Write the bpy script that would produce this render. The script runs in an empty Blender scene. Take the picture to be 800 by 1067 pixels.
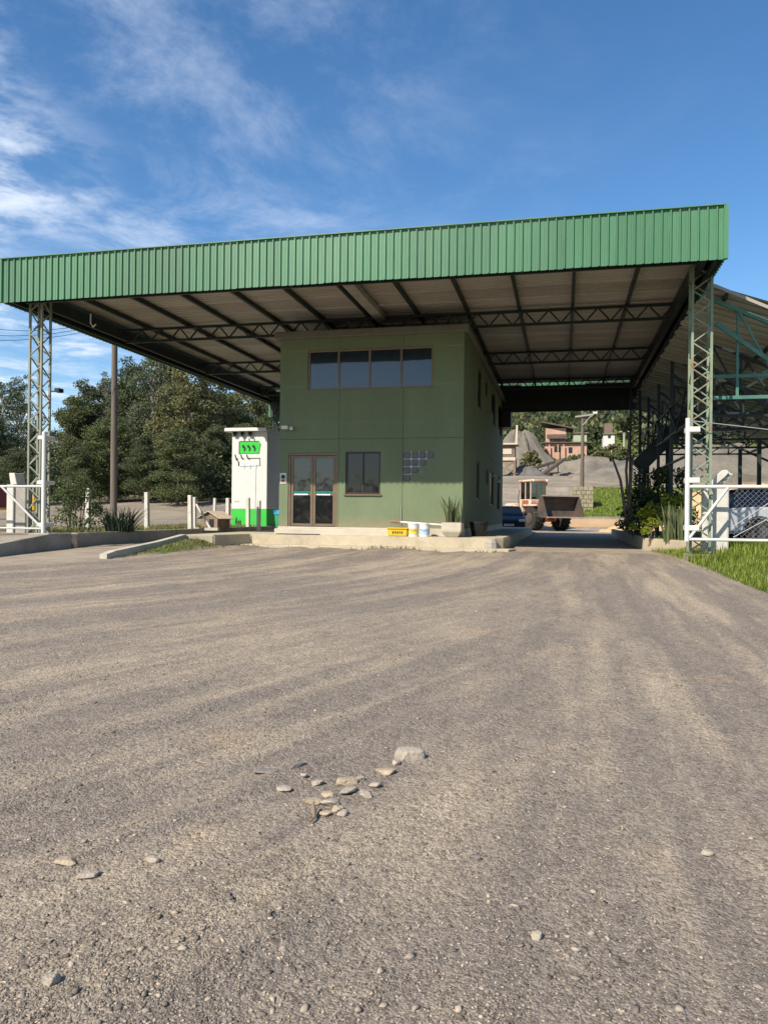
import bpy, bmesh, math, random
import numpy as np
from mathutils import Vector, Matrix
R = math.radians
random.seed(7)
rng = np.random.default_rng(11)
sc = bpy.context.scene
COL = sc.collection

# ------------------------------------------------------------------ camera
EYE = 1.5
YAW = math.atan(186 / 800.0)
ROLL = R(0.6)
cam_d = bpy.data.cameras.new('camera')
cam = bpy.data.objects.new('camera', cam_d)
COL.objects.link(cam)
cam_d.sensor_fit = 'VERTICAL'
cam_d.sensor_height = 36
cam_d.lens = 36 * 800 / 1067.0
cam_d.clip_start = 0.05
cam_d.clip_end = 3000
cam.matrix_world = (Matrix.Translation((0, 0, EYE)) @ Matrix.Rotation(YAW, 4, 'Z')
                    @ Matrix.Rotation(R(90) + math.atan(1.5 / 800), 4, 'X') @ Matrix.Rotation(ROLL, 4, 'Z'))
sc.camera = cam

# ------------------------------------------------------------------ sun, sky, exposure
SUN_AZ, SUN_EL = R(30), R(40.5)
sun_dir = Vector((-math.sin(SUN_AZ) * math.cos(SUN_EL), -math.cos(SUN_AZ) * math.cos(SUN_EL), math.sin(SUN_EL)))
sl = bpy.data.lights.new('sun', 'SUN')
sl.energy = 5.0
sl.angle = R(0.53)
sl.color = (1.0, 0.91, 0.77)
so = bpy.data.objects.new('sun', sl)
COL.objects.link(so)
so.rotation_euler = sun_dir.to_track_quat('Z', 'Y').to_euler()
so.location = (-20, -20, 40)
w = bpy.data.worlds.new('World')
sc.world = w
w.use_nodes = True
nt = w.node_tree
N, L = nt.nodes, nt.links
bg = N['Background']
sky = N.new('ShaderNodeTexSky')
sky.sky_type = 'NISHITA'
sky.sun_disc = False
sky.sun_elevation = SUN_EL
sky.sun_rotation = R(210)
sky.altitude = 300
sky.air_density = 1.0
sky.dust_density = 0.6
sky.ozone_density = 2.2
tc = N.new('ShaderNodeTexCoord')
sep = N.new('ShaderNodeSeparateXYZ')
L.new(tc.outputs['Generated'], sep.inputs[0])
zc = N.new('ShaderNodeMath'); zc.operation = 'MAXIMUM'; zc.inputs[1].default_value = 0.05
L.new(sep.outputs['Z'], zc.inputs[0])
dv = N.new('ShaderNodeVectorMath'); dv.operation = 'DIVIDE'
cz = N.new('ShaderNodeCombineXYZ')
for i in range(3):
    L.new(zc.outputs[0], cz.inputs[i])
L.new(tc.outputs['Generated'], dv.inputs[0]); L.new(cz.outputs[0], dv.inputs[1])


def sky_noise(scale, loc, detail, rough, dist, stretch=(1, 1, 1), rz=0):
    m = N.new('ShaderNodeMapping')
    m.inputs['Location'].default_value = loc
    m.inputs['Scale'].default_value = stretch
    m.inputs['Rotation'].default_value = (0, 0, rz)
    L.new(dv.outputs[0], m.inputs['Vector'])
    n = N.new('ShaderNodeTexNoise')
    n.inputs['Scale'].default_value = scale
    n.inputs['Detail'].default_value = detail
    n.inputs['Roughness'].default_value = rough
    n.inputs['Distortion'].default_value = dist
    L.new(m.outputs[0], n.inputs['Vector'])
    return n.outputs['Fac']


def sky_range(s, a, b):
    m = N.new('ShaderNodeMapRange')
    m.interpolation_type = 'SMOOTHSTEP'
    m.inputs[1].default_value = a
    m.inputs[2].default_value = b
    L.new(s, m.inputs[0])
    return m.outputs[0]


def sky_math(op, a, b):
    m = N.new('ShaderNodeMath'); m.operation = op
    for k, s in enumerate((a, b)):
        if isinstance(s, (int, float)):
            m.inputs[k].default_value = s
        else:
            L.new(s, m.inputs[k])
    return m.outputs[0]


# a bank of broken cloud lies to the left (west), thinning to clear sky on the right
sepd = N.new('ShaderNodeSeparateXYZ'); L.new(dv.outputs[0], sepd.inputs[0])
wob = sky_noise(0.9, (3.1, 0.4, 0), 3, 0.55, 0.0)
front = sky_math('ADD', sep.outputs['X'], sky_math('MULTIPLY', sky_math('SUBTRACT', wob, 0.5), 0.5))
bank = sky_range(sky_math('MULTIPLY', front, -1.0), 0.50, 0.72)
thin = sky_range(sky_math('MULTIPLY', front, -1.0), -0.02, 0.50)
puffs = sky_range(sky_noise(3.4, (1.0, 5.0, 0), 8, 0.60, 0.15), 0.42, 0.68)
veil = sky_range(sky_noise(2.0, (7.0, 2.0, 0), 9, 0.68, 0.35, (1.0, 0.7, 1), 0.5), 0.40, 0.80)
cl = sky_math('ADD', sky_math('MULTIPLY', bank, puffs), sky_math('MULTIPLY', veil, sky_math('ADD', sky_math('MULTIPLY', thin, 0.46), 0.02)))
cl = sky_math('MINIMUM', cl, 0.92)
mixc = N.new('ShaderNodeMix'); mixc.data_type = 'RGBA'
L.new(cl, mixc.inputs['Factor'])
hs = N.new('ShaderNodeHueSaturation')
hs.inputs['Saturation'].default_value = 1.24
L.new(sky.outputs[0], hs.inputs['Color'])
L.new(hs.outputs[0], mixc.inputs['A'])
mixc.inputs['B'].default_value = (6.0, 6.5, 7.3, 1)
L.new(mixc.outputs['Result'], bg.inputs['Color'])
bg.inputs['Strength'].default_value = 0.118
sc.view_settings.view_transform = 'Standard'
sc.view_settings.look = 'None'
sc.view_settings.gamma = 1
sc.view_settings.exposure = 0.52
sc.render.engine = 'CYCLES'
try:
    sc.cycles.use_denoising = True
    sc.cycles.max_bounces = 8
    sc.cycles.transparent_max_bounces = 12
except Exception:
    pass


# ------------------------------------------------------------------ pixel to place (survey helper: real distances)
def ray(u, v):
    x, y = u - 400, -(v - 533.5)
    x, y = x * math.cos(ROLL) - y * math.sin(ROLL), x * math.sin(ROLL) + y * math.cos(ROLL)
    y += 1.5
    x /= 800.0; y /= 800.0
    return (-math.sin(YAW) + x * math.cos(YAW), math.cos(YAW) + x * math.sin(YAW), y)


def at(u, v, Y):
    r = ray(u, v); d = Y / r[1]
    return Vector((r[0] * d, Y, EYE + r[2] * d))


def atz(u, v, z):
    r = ray(u, v); d = (z - EYE) / r[2]
    return Vector((r[0] * d, r[1] * d, z))


# ------------------------------------------------------------------ helpers
WM = {}


def link(o, parent=None):
    COL.objects.link(o)
    if parent is not None:
        o.parent = parent
        WM[o] = WM.get(parent, Matrix.Identity(4))
    else:
        WM[o] = o.matrix_basis.copy()
    return o


def tag(o, label=None, cat=None, group=None, kind=None):
    if label: o['label'] = label
    if cat: o['category'] = cat
    if group: o['group'] = group
    if kind: o['kind'] = kind
    return o


def thing(name, label, cat, loc=(0, 0, 0), rz=0, group=None):
    o = bpy.data.objects.new(name, None)
    o.empty_display_size = 0.2
    o.location = loc
    o.rotation_euler = (0, 0, rz)
    COL.objects.link(o)
    WM[o] = Matrix.Translation(loc) @ Matrix.Rotation(rz, 4, 'Z')
    return tag(o, label, cat, group)


def copy_tree(o, parent=None):
    c = o.copy()
    COL.objects.link(c)
    c.parent = parent
    for ch in o.children:
        copy_tree(ch, c)
    return c


class MB:
    def __init__(s):
        s.v = []; s.f = []

    def add(s, vs, fs):
        n = len(s.v)
        s.v += [tuple(p) for p in vs]
        s.f += [tuple(i + n for i in f) for f in fs]
        return s

    def box(s, lo, hi):
        (a, b, c), (d, e, f) = lo, hi
        return s.add([(a, b, c), (d, b, c), (d, e, c), (a, e, c), (a, b, f), (d, b, f), (d, e, f), (a, e, f)],
                     [(0, 3, 2, 1), (4, 5, 6, 7), (0, 1, 5, 4), (1, 2, 6, 5), (2, 3, 7, 6), (3, 0, 4, 7)])

    def bar(s, p, q, wd, h=None, up=(0, 0, 1)):
        h = h or wd
        p, q = Vector(p), Vector(q)
        d = (q - p).normalized()
        up = Vector(up)
        if abs(d.dot(up)) > 0.99: up = Vector((0, 1, 0))
        x = d.cross(up).normalized() * wd / 2
        y = x.cross(d).normalized() * h / 2
        vs = [p - x - y, p + x - y, p + x + y, p - x + y, q - x - y, q + x - y, q + x + y, q - x + y]
        return s.add(vs, [(0, 1, 2, 3), (7, 6, 5, 4), (0, 4, 5, 1), (1, 5, 6, 2), (2, 6, 7, 3), (3, 7, 4, 0)])

    def tube(s, pts, rs, n=10, cap=True):
        pts = [Vector(p) for p in pts]
        if not isinstance(rs, (list, tuple)): rs = [rs] * len(pts)
        b = len(s.v)
        ref = None
        for i, p in enumerate(pts):
            d = (pts[min(i + 1, len(pts) - 1)] - pts[max(i - 1, 0)]).normalized()
            if ref is None:
                ref = Vector((1, 0, 0)) if abs(d.x) < 0.8 else Vector((0, 1, 0))
            x = (ref - d * ref.dot(d)).normalized()
            ref = x
            y = d.cross(x)
            for k in range(n):
                a = 2 * math.pi * k / n
                s.v.append(tuple(p + (x * math.cos(a) + y * math.sin(a)) * rs[i]))
        for i in range(len(pts) - 1):
            for k in range(n):
                k2 = (k + 1) % n
                s.f.append((b + i * n + k, b + i * n + k2, b + (i + 1) * n + k2, b + (i + 1) * n + k))
        if cap:
            s.f.append(tuple(b + k for k in reversed(range(n))))
            s.f.append(tuple(b + (len(pts) - 1) * n + k for k in range(n)))
        return s

    def lathe(s, prof, c=(0, 0, 0), n=20, axis='z'):
        b = len(s.v)
        for r_, h in prof:
            for k in range(n):
                a = 2 * math.pi * k / n
                if axis == 'z':
                    s.v.append((c[0] + r_ * math.cos(a), c[1] + r_ * math.sin(a), c[2] + h))
                else:
                    s.v.append((c[0] + r_ * math.cos(a), c[1] + h, c[2] + r_ * math.sin(a)))
        for i in range(len(prof) - 1):
            for k in range(n):
                k2 = (k + 1) % n
                s.f.append((b + i * n + k, b + i * n + k2, b + (i + 1) * n + k2, b + (i + 1) * n + k))
        s.f.append(tuple(b + k for k in range(n)))
        s.f.append(tuple(b + (len(prof) - 1) * n + k for k in range(n)))
        return s

    def prism(s, poly, a, b, axis='y'):
        """extrude a 2D polygon; axis y: (x,z) points, axis x: (y,z), axis z: (x,y)"""
        n = len(poly)
        def P(p, t):
            return {'y': (p[0], t, p[1]), 'x': (t, p[0], p[1]), 'z': (p[0], p[1], t)}[axis]
        vs = [P(p, a) for p in poly] + [P(p, b) for p in poly]
        fs = [tuple(range(n)), tuple(reversed(range(n, 2 * n)))]
        fs += [(i, i + n, (i + 1) % n + n, (i + 1) % n) for i in range(n)]
        return s.add(vs, fs)

    def mesh(s, name, bevel=0.0, smooth=False, M=None, seg=1):
        me = bpy.data.meshes.new(name)
        vs = s.v if M is None else [tuple(M @ Vector(p)) for p in s.v]
        me.from_pydata(vs, [], s.f)
        bm = bmesh.new(); bm.from_mesh(me)
        bmesh.ops.recalc_face_normals(bm, faces=bm.faces)
        if bevel > 0:
            ed = [e for e in bm.edges if len(e.link_faces) == 2 and e.calc_face_angle(0) > 0.5]
            bmesh.ops.bevel(bm, geom=ed, offset=bevel, segments=seg, affect='EDGES', clamp_overlap=True)
        bm.to_mesh(me); bm.free()
        if smooth:
            for p in me.polygons: p.use_smooth = True
            try:
                me.set_sharp_from_angle(angle=R(40))
            except Exception:
                pass
        return me

    def build(s, name, material, parent=None, bevel=0.0, smooth=False, local=False, seg=1):
        """coordinates are world unless local (relative to the thing's root)"""
        M = None
        if parent is not None and not local:
            M = WM.get(parent, Matrix.Identity(4)).inverted()
        me = s.mesh(name, bevel, smooth, M, seg)
        me.materials.append(material)
        return link(bpy.data.objects.new(name, me), parent)


UNIT = {}


def bar_obj(name, p, q, wd, h, material, parent, up=(0, 0, 1)):
    """a straight member as its own object; all share one unit mesh for each material"""
    if material.name not in UNIT:
        me = MB().box((-.5, -.5, -.5), (.5, .5, .5)).mesh('member')
        me.materials.append(material)
        UNIT[material.name] = me
    o = bpy.data.objects.new(name, UNIT[material.name])
    p, q = Vector(p), Vector(q)
    d = q - p; ln = d.length; d.normalize()
    up = Vector(up)
    if abs(d.dot(up)) > 0.99: up = Vector((0, 1, 0))
    x = d.cross(up).normalized(); y = x.cross(d).normalized()
    M = Matrix((x, d, y)).transposed().to_4x4()
    M.translation = (p + q) / 2
    M = M @ Matrix.Diagonal((wd, ln, h, 1))
    o.matrix_basis = WM.get(parent, Matrix.Identity(4)).inverted() @ M
    COL.objects.link(o); o.parent = parent
    return o


def np_mesh(name, verts, faces, material, parent=None, attr=None, smooth=False):
    """verts (n,3), faces (m,k) numpy; quick build"""
    me = bpy.data.meshes.new(name)
    m, k = faces.shape
    me.vertices.add(len(verts)); me.vertices.foreach_set('co', verts.astype(np.float32).ravel())
    me.loops.add(m * k); me.loops.foreach_set('vertex_index', faces.astype(np.int32).ravel())
    me.polygons.add(m); me.polygons.foreach_set('loop_start', np.arange(0, m * k, k, dtype=np.int32))
    if smooth: me.polygons.foreach_set('use_smooth', np.ones(m, dtype=bool))
    me.update(calc_edges=True)
    if attr is not None:
        a = me.color_attributes.new('mask', 'FLOAT_COLOR', 'POINT')
        a.data.foreach_set('color', attr.astype(np.float32).ravel())
    me.materials.append(material)
    return link(bpy.data.objects.new(name, me), parent)


def hash2(ix, iy, seed):
    h = (ix.astype(np.int64) * 374761393 + iy.astype(np.int64) * 668265263 + seed * 1442695041) & 0x7fffffff
    h = ((h ^ (h >> 13)) * 1274126177) & 0x7fffffff
    return ((h ^ (h >> 16)) & 0xffff) / 65535.0


def vnoise(x, y, seed=0):
    ix, iy = np.floor(x), np.floor(y)
    fx, fy = x - ix, y - iy
    fx, fy = fx * fx * (3 - 2 * fx), fy * fy * (3 - 2 * fy)
    a, b = hash2(ix, iy, seed), hash2(ix + 1, iy, seed)
    c, d = hash2(ix, iy + 1, seed), hash2(ix + 1, iy + 1, seed)
    return (a * (1 - fx) + b * fx) * (1 - fy) + (c * (1 - fx) + d * fx) * fy


def fbm(x, y, seed=0, octv=4):
    s, a, t = 0, 1.0, 0
    for k in range(octv):
        s = s + a * vnoise(x * 2 ** k, y * 2 ** k, seed + k); t += a; a *= 0.5
    return s / t


def sstep(a, b, x):
    t = np.clip((x - a) / (b - a), 0, 1)
    return t * t * (3 - 2 * t)


# ------------------------------------------------------------------ materials
def nodes_of(name):
    m = bpy.data.materials.new(name)
    m.use_nodes = True
    return m, m.node_tree.nodes, m.node_tree.links, m.node_tree.nodes['Principled BSDF']


def mat(name, col, rough=0.6, metal=0.0, var=0.18, scale=5.0, bump=0.0, bscale=60.0, spec=0.4, col2=None, stretch=(1, 1, 1),
        patch=(0.5, 0.7), island=0.0, translucent=0.0, world=False, fine=0.0, ior=None, coat=0.0):
    m, n, l, p = nodes_of(name)
    p.inputs['Roughness'].default_value = rough
    p.inputs['Metallic'].default_value = metal
    p.inputs['Specular IOR Level'].default_value = spec
    if ior: p.inputs['IOR'].default_value = ior
    p.inputs['Coat Weight'].default_value = coat
    t = n.new('ShaderNodeTexCoord')
    mp = n.new('ShaderNodeMapping')
    mp.inputs['Scale'].default_value = stretch
    if world:
        g = n.new('ShaderNodeNewGeometry'); l.new(g.outputs['Position'], mp.inputs['Vector'])
    else:
        l.new(t.outputs['Object'], mp.inputs['Vector'])
    nz = n.new('ShaderNodeTexNoise')
    nz.inputs['Scale'].default_value = scale
    nz.inputs['Detail'].default_value = 6
    nz.inputs['Roughness'].default_value = 0.62
    l.new(mp.outputs[0], nz.inputs['Vector'])
    r = n.new('ShaderNodeMapRange')
    r.inputs[1].default_value = 0.3; r.inputs[2].default_value = 0.7
    r.inputs[3].default_value = 1 - var; r.inputs[4].default_value = 1 + var
    l.new(nz.outputs['Fac'], r.inputs[0])
    src = r.outputs[0]
    if island > 0:
        g2 = n.new('ShaderNodeNewGeometry')
        r2 = n.new('ShaderNodeMapRange')
        r2.inputs[3].default_value = 1 - island; r2.inputs[4].default_value = 1 + island
        l.new(g2.outputs['Random Per Island'], r2.inputs[0])
        mm = n.new('ShaderNodeMath'); mm.operation = 'MULTIPLY'
        l.new(src, mm.inputs[0]); l.new(r2.outputs[0], mm.inputs[1]); src = mm.outputs[0]
    base = n.new('ShaderNodeRGB'); base.outputs[0].default_value = (*col, 1)
    cs = base.outputs[0]
    if col2 is not None:
        mx = n.new('ShaderNodeMix'); mx.data_type = 'RGBA'
        nz2 = n.new('ShaderNodeTexNoise')
        nz2.inputs['Scale'].default_value = scale * 0.55
        nz2.inputs['Detail'].default_value = 8; nz2.inputs['Roughness'].default_value = 0.7
        mp2 = n.new('ShaderNodeMapping'); mp2.inputs['Location'].default_value = (5.3, 1.7, 9.1)
        l.new(mp.outputs[0], mp2.inputs[0]); l.new(mp2.outputs[0], nz2.inputs['Vector'])
        rr = n.new('ShaderNodeMapRange'); rr.inputs[1].default_value = patch[0]; rr.inputs[2].default_value = patch[1]
        if island > 0:
            l.new(g2.outputs['Random Per Island'], rr.inputs[0])
        else:
            l.new(nz2.outputs['Fac'], rr.inputs[0])
        l.new(rr.outputs[0], mx.inputs['Factor']); l.new(cs, mx.inputs['A'])
        mx.inputs['B'].default_value = (*col2, 1)
        cs = mx.outputs['Result']
    if fine > 0:
        nf = n.new('ShaderNodeTexNoise'); nf.inputs['Scale'].default_value = scale * 14; nf.inputs['Detail'].default_value = 3
        l.new(mp.outputs[0], nf.inputs['Vector'])
        rf = n.new('ShaderNodeMapRange'); rf.inputs[1].default_value = .3; rf.inputs[2].default_value = .7
        rf.inputs[3].default_value = 1 - fine; rf.inputs[4].default_value = 1 + fine
        l.new(nf.outputs['Fac'], rf.inputs[0])
        m3 = n.new('ShaderNodeMath'); m3.operation = 'MULTIPLY'
        l.new(src, m3.inputs[0]); l.new(rf.outputs[0], m3.inputs[1]); src = m3.outputs[0]
    sc_ = n.new('ShaderNodeVectorMath'); sc_.operation = 'SCALE'
    l.new(cs, sc_.inputs[0]); l.new(src, sc_.inputs['Scale'])
    l.new(sc_.outputs[0], p.inputs['Base Color'])
    if bump > 0:
        nb = n.new('ShaderNodeTexNoise'); nb.inputs['Scale'].default_value = bscale; nb.inputs['Detail'].default_value = 5
        l.new(mp.outputs[0], nb.inputs['Vector'])
        b = n.new('ShaderNodeBump'); b.inputs['Strength'].default_value = bump; b.inputs['Distance'].default_value = 0.02
        l.new(nb.outputs['Fac'], b.inputs['Height']); l.new(b.outputs[0], p.inputs['Normal'])
    if translucent > 0:
        tr = n.new('ShaderNodeBsdfTranslucent'); l.new(sc_.outputs[0], tr.inputs['Color'])
        ms = n.new('ShaderNodeMixShader'); ms.inputs[0].default_value = translucent
        l.new(p.outputs[0], ms.inputs[1]); l.new(tr.outputs[0], ms.inputs[2])
        l.new(ms.outputs[0], n['Material Output'].inputs['Surface'])
    return m


M = {}
M['fascia'] = mat('fascia green paint', (0.054, 0.163, 0.080), 0.45, 0, 0.16, 1.6, 0.0, col2=(0.083, 0.183, 0.104), stretch=(1, 1, .12), spec=.45, patch=(.45, .75), fine=.05, world=True)
M['sheet'] = mat('weathered zinc sheet', (0.37, 0.34, 0.30), 0.55, 0.2, 0.16, 1.2, col2=(0.30, 0.26, 0.215), stretch=(.25, 1, 1), world=True, patch=(.48, .75))
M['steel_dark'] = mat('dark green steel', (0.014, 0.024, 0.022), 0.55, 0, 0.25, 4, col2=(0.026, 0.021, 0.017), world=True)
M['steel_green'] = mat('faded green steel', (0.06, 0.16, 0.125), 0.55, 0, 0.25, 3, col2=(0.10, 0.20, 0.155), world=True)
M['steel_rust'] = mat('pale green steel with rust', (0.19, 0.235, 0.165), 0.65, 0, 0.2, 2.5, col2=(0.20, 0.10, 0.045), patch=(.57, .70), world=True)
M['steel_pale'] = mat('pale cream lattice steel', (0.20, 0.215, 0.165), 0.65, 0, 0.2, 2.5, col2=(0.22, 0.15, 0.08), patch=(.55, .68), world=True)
M['wall'] = mat('green painted plaster', (0.140, 0.178, 0.101), 0.75, 0, 0.08, 1.1, 0.12, 140, 0.25, col2=(0.125, 0.159, 0.094), stretch=(1, 1, .35), patch=(.5, .8), world=True, fine=.03)
def weather(m, base_z, amount=.5):
    """rain streaks and splashed dirt near the foot of a painted wall"""
    n, l = m.node_tree.nodes, m.node_tree.links
    p = n['Principled BSDF']
    src = p.inputs['Base Color'].links[0].from_socket
    g = n.new('ShaderNodeNewGeometry'); sp = n.new('ShaderNodeSeparateXYZ'); l.new(g.outputs['Position'], sp.inputs[0])
    mp = n.new('ShaderNodeMapping'); mp.inputs['Scale'].default_value = (1.5, 1.5, .12); l.new(g.outputs['Position'], mp.inputs[0])
    nz = n.new('ShaderNodeTexNoise'); nz.inputs['Scale'].default_value = 1.6; nz.inputs['Detail'].default_value = 7; nz.inputs['Roughness'].default_value = .65
    l.new(mp.outputs[0], nz.inputs['Vector'])
    st = n.new('ShaderNodeMapRange'); st.inputs[1].default_value = .52; st.inputs[2].default_value = .72; st.inputs[4].default_value = .40 * amount; l.new(nz.outputs['Fac'], st.inputs[0])
    nz2 = n.new('ShaderNodeTexNoise'); nz2.inputs['Scale'].default_value = 5; nz2.inputs['Detail'].default_value = 8; nz2.inputs['Roughness'].default_value = .7
    l.new(g.outputs['Position'], nz2.inputs['Vector'])
    h = n.new('ShaderNodeMapRange'); h.inputs[1].default_value = base_z + .55; h.inputs[2].default_value = base_z; l.new(sp.outputs['Z'], h.inputs[0])
    mu = n.new('ShaderNodeMath'); mu.operation = 'MULTIPLY'; l.new(h.outputs[0], mu.inputs[0]); l.new(nz2.outputs['Fac'], mu.inputs[1])
    r2 = n.new('ShaderNodeMapRange'); r2.inputs[1].default_value = .18; r2.inputs[2].default_value = .55; r2.inputs[4].default_value = .75; l.new(mu.outputs[0], r2.inputs[0])
    a = n.new('ShaderNodeMix'); a.data_type = 'RGBA'; l.new(st.outputs[0], a.inputs['Factor']); l.new(src, a.inputs['A']); a.inputs['B'].default_value = (.105, .13, .085, 1)
    b = n.new('ShaderNodeMix'); b.data_type = 'RGBA'; l.new(r2.outputs[0], b.inputs['Factor']); l.new(a.outputs['Result'], b.inputs['A']); b.inputs['B'].default_value = (.24, .19, .125, 1)
    l.new(b.outputs['Result'], p.inputs['Base Color'])


def per_object(m, amount):
    """each sheet a slightly different shade"""
    n, l = m.node_tree.nodes, m.node_tree.links
    p = n['Principled BSDF']
    src = p.inputs['Base Color'].links[0].from_socket
    oi = n.new('ShaderNodeObjectInfo')
    r_ = n.new('ShaderNodeMapRange'); r_.inputs[3].default_value = 1 - amount; r_.inputs[4].default_value = 1 + amount; l.new(oi.outputs['Random'], r_.inputs[0])
    v = n.new('ShaderNodeVectorMath'); v.operation = 'SCALE'; l.new(src, v.inputs[0]); l.new(r_.outputs[0], v.inputs['Scale'])
    l.new(v.outputs[0], p.inputs['Base Color'])


weather(M['wall'], 1.09, .8)
per_object(M['fascia'], .09)
per_object(M['sheet'], .12)
M['cornice'] = mat('grey cornice concrete', (0.139, 0.143, 0.113), 0.8, 0, 0.15, 3, .1, 80, world=True)
M['plinth'] = mat('cream painted step', (0.456, 0.413, 0.327), 0.8, 0, 0.10, 2.5, .15, 60, col2=(0.361, 0.301, 0.224), patch=(.58, .78), world=True, fine=.06)
M['kerb'] = mat('cream dusty kerb concrete', (0.421, 0.361, 0.258), 0.85, 0, 0.13, 2.0, .25, 50, col2=(0.258, 0.206, 0.146), patch=(.55, .8), world=True, fine=.08)
M['concrete'] = mat('grey concrete', (0.290, 0.273, 0.238), 0.88, 0, 0.18, 1.6, .25, 45, col2=(0.176, 0.158, 0.132), patch=(.5, .75), world=True, fine=.1)
M['whitewash'] = mat('whitewashed kerb', (0.430, 0.396, 0.327), 0.85, 0, 0.12, 4, .25, 50, col2=(0.292, 0.267, 0.224), patch=(.55, .7), world=True, fine=.08)
M['white'] = mat('white paint', (0.550, 0.550, 0.533), 0.6, 0, 0.05, 3, .05, 60, col2=(0.516, 0.490, 0.430), patch=(.62, .85), world=True)
M['white_metal'] = mat('white painted tube', (0.563, 0.563, 0.537), 0.45, 0, 0.06, 4, col2=(0.396, 0.334, 0.264), patch=(.66, .8), world=True)
M['post_white'] = mat('white limewashed concrete', (0.516, 0.499, 0.447), 0.85, 0, 0.10, 6, .3, 40, col2=(0.361, 0.335, 0.275), patch=(.58, .8), world=True)
M['kiosk_green'] = mat('bright green paint', (0.026, 0.440, 0.040), 0.6, 0, 0.08, 3, world=True)
M['black'] = mat('black paint', (0.012, 0.012, 0.014), 0.5, 0, 0.1)
M['soot'] = mat('grey thin conduit', (0.30, 0.32, 0.34), 0.6)
M['bluepipe'] = mat('pale blue lettering paint', (0.35, 0.48, 0.66), 0.6)
M['brown_alu'] = mat('bronze aluminium', (0.165, 0.122, 0.08), 0.45, 0.35, 0.1, 6)
M['dark_frame'] = mat('dark bronze frame', (0.05, 0.04, 0.034), 0.45, 0.4, 0.1, 6)
M['handle'] = mat('brass handle', (0.55, 0.36, 0.16), 0.35, 0.7, 0.08)
M['teal'] = mat('teal film', (0.01, 0.14, 0.11), 0.3, 0, 0.05)
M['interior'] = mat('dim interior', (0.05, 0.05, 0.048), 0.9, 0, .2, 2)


def glass_mat(name, tint, refl, rough=0.03):
    m, n, l, p = nodes_of(name)
    p.inputs['Base Color'].default_value = (*tint, 1)
    p.inputs['Roughness'].default_value = 0.2
    p.inputs['Specular IOR Level'].default_value = 0.15
    g = n.new('ShaderNodeBsdfGlossy'); g.inputs['Roughness'].default_value = rough
    g.inputs['Color'].default_value = (0.9, 0.95, 1.0, 1)
    tcn = n.new('ShaderNodeTexCoord'); nz = n.new('ShaderNodeTexNoise'); nz.inputs['Scale'].default_value = 1.2
    l.new(tcn.outputs['Object'], nz.inputs['Vector'])
    b = n.new('ShaderNodeBump'); b.inputs['Strength'].default_value = 0.04; b.inputs['Distance'].default_value = 0.05
    l.new(nz.outputs['Fac'], b.inputs['Height']); l.new(b.outputs[0], g.inputs['Normal'])
    ms = n.new('ShaderNodeMixShader'); ms.inputs[0].default_value = refl
    l.new(p.outputs[0], ms.inputs[1]); l.new(g.outputs[0], ms.inputs[2])
    l.new(ms.outputs[0], n['Material Output'].inputs['Surface'])
    return m


M['glass_film'] = glass_mat('reflective film glass', (0.012, 0.016, 0.02), 0.055)
M['glass_dark'] = glass_mat('dark glass', (0.005, 0.006, 0.007), 0.03)
M['car_glass'] = glass_mat('tinted car glass', (0.006, 0.007, 0.009), 0.05)
def clear_glass():
    m, n, l, p = nodes_of('clear cab glass')
    tr = n.new('ShaderNodeBsdfTransparent'); tr.inputs['Color'].default_value = (.55, .6, .6, 1)
    g = n.new('ShaderNodeBsdfGlossy'); g.inputs['Roughness'].default_value = .05
    ms = n.new('ShaderNodeMixShader'); ms.inputs[0].default_value = .10
    l.new(tr.outputs[0], ms.inputs[1]); l.new(g.outputs[0], ms.inputs[2]); l.new(ms.outputs[0], n['Material Output'].inputs['Surface'])
    return m


M['glass_clear'] = clear_glass()
M['glass_block'] = mat('cloudy glass block', (0.060, 0.066, 0.056), 0.3, 0, 0.25, 9, .5, 30, 0.6)
M['mortar'] = mat('pale mortar', (0.55, 0.56, 0.50), 0.85)
M['yellow'] = mat('yellow plastic', (0.648, 0.378, 0.018), 0.5, 0, 0.08, 8)
M['bucket_white'] = mat('white bucket plastic', (0.634, 0.634, 0.616), 0.5, 0, 0.06, 8)
M['bucket_blue'] = mat('pale blue label', (0.35, 0.50, 0.68), 0.5)
M['bucket_yellow'] = mat('yellow label', (0.72, 0.50, 0.08), 0.5)
M['wood'] = mat('old timber', (0.21, 0.145, 0.095), 0.8, 0, 0.3, 3, .4, 30, stretch=(1, 1, .15), col2=(.12, .09, .07))
M['wood_pole'] = mat('grey weathered pole', (0.115, 0.095, 0.075), 0.85, 0, 0.3, 5, .4, 40, stretch=(1, 1, .06), world=True)
M['tile_brown'] = mat('pale roof boards', (0.50, 0.40, 0.31), 0.8, 0, 0.2, 6)
M['bin_green'] = mat('green bin plastic', (0.03, 0.24, 0.10), 0.5)
M['bin_blue'] = mat('blue bin plastic', (0.03, 0.30, 0.55), 0.5)
M['mat'] = mat('dark rubber mat', (0.05, 0.048, 0.045), 0.9, 0, .2, 30)
M['red'] = mat('dark red paint', (0.16, 0.012, 0.014), 0.55, 0, 0.15)
M['rubber'] = mat('tyre rubber', (0.022, 0.021, 0.02), 0.85, 0, .25, 8, .2, 40, col2=(.09, .075, .055), patch=(.5, .8))
M['rim'] = mat('alloy rim', (0.42, 0.42, 0.42), 0.4, 0.6, .1)
M['silver'] = mat('silver car paint', (0.40, 0.415, 0.44), 0.32, 0.1, .04, 3, coat=.5)
M['navy'] = mat('dark blue car paint', (0.010, 0.012, 0.018), 0.42, 0, .05, 3, spec=.25)
M['lamp_glass'] = mat('lamp lens', (0.65, 0.66, 0.66), 0.15, 0, .05)
M['lamp_red'] = mat('red lamp lens', (0.35, 0.01, 0.01), 0.2, 0, .05)
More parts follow.
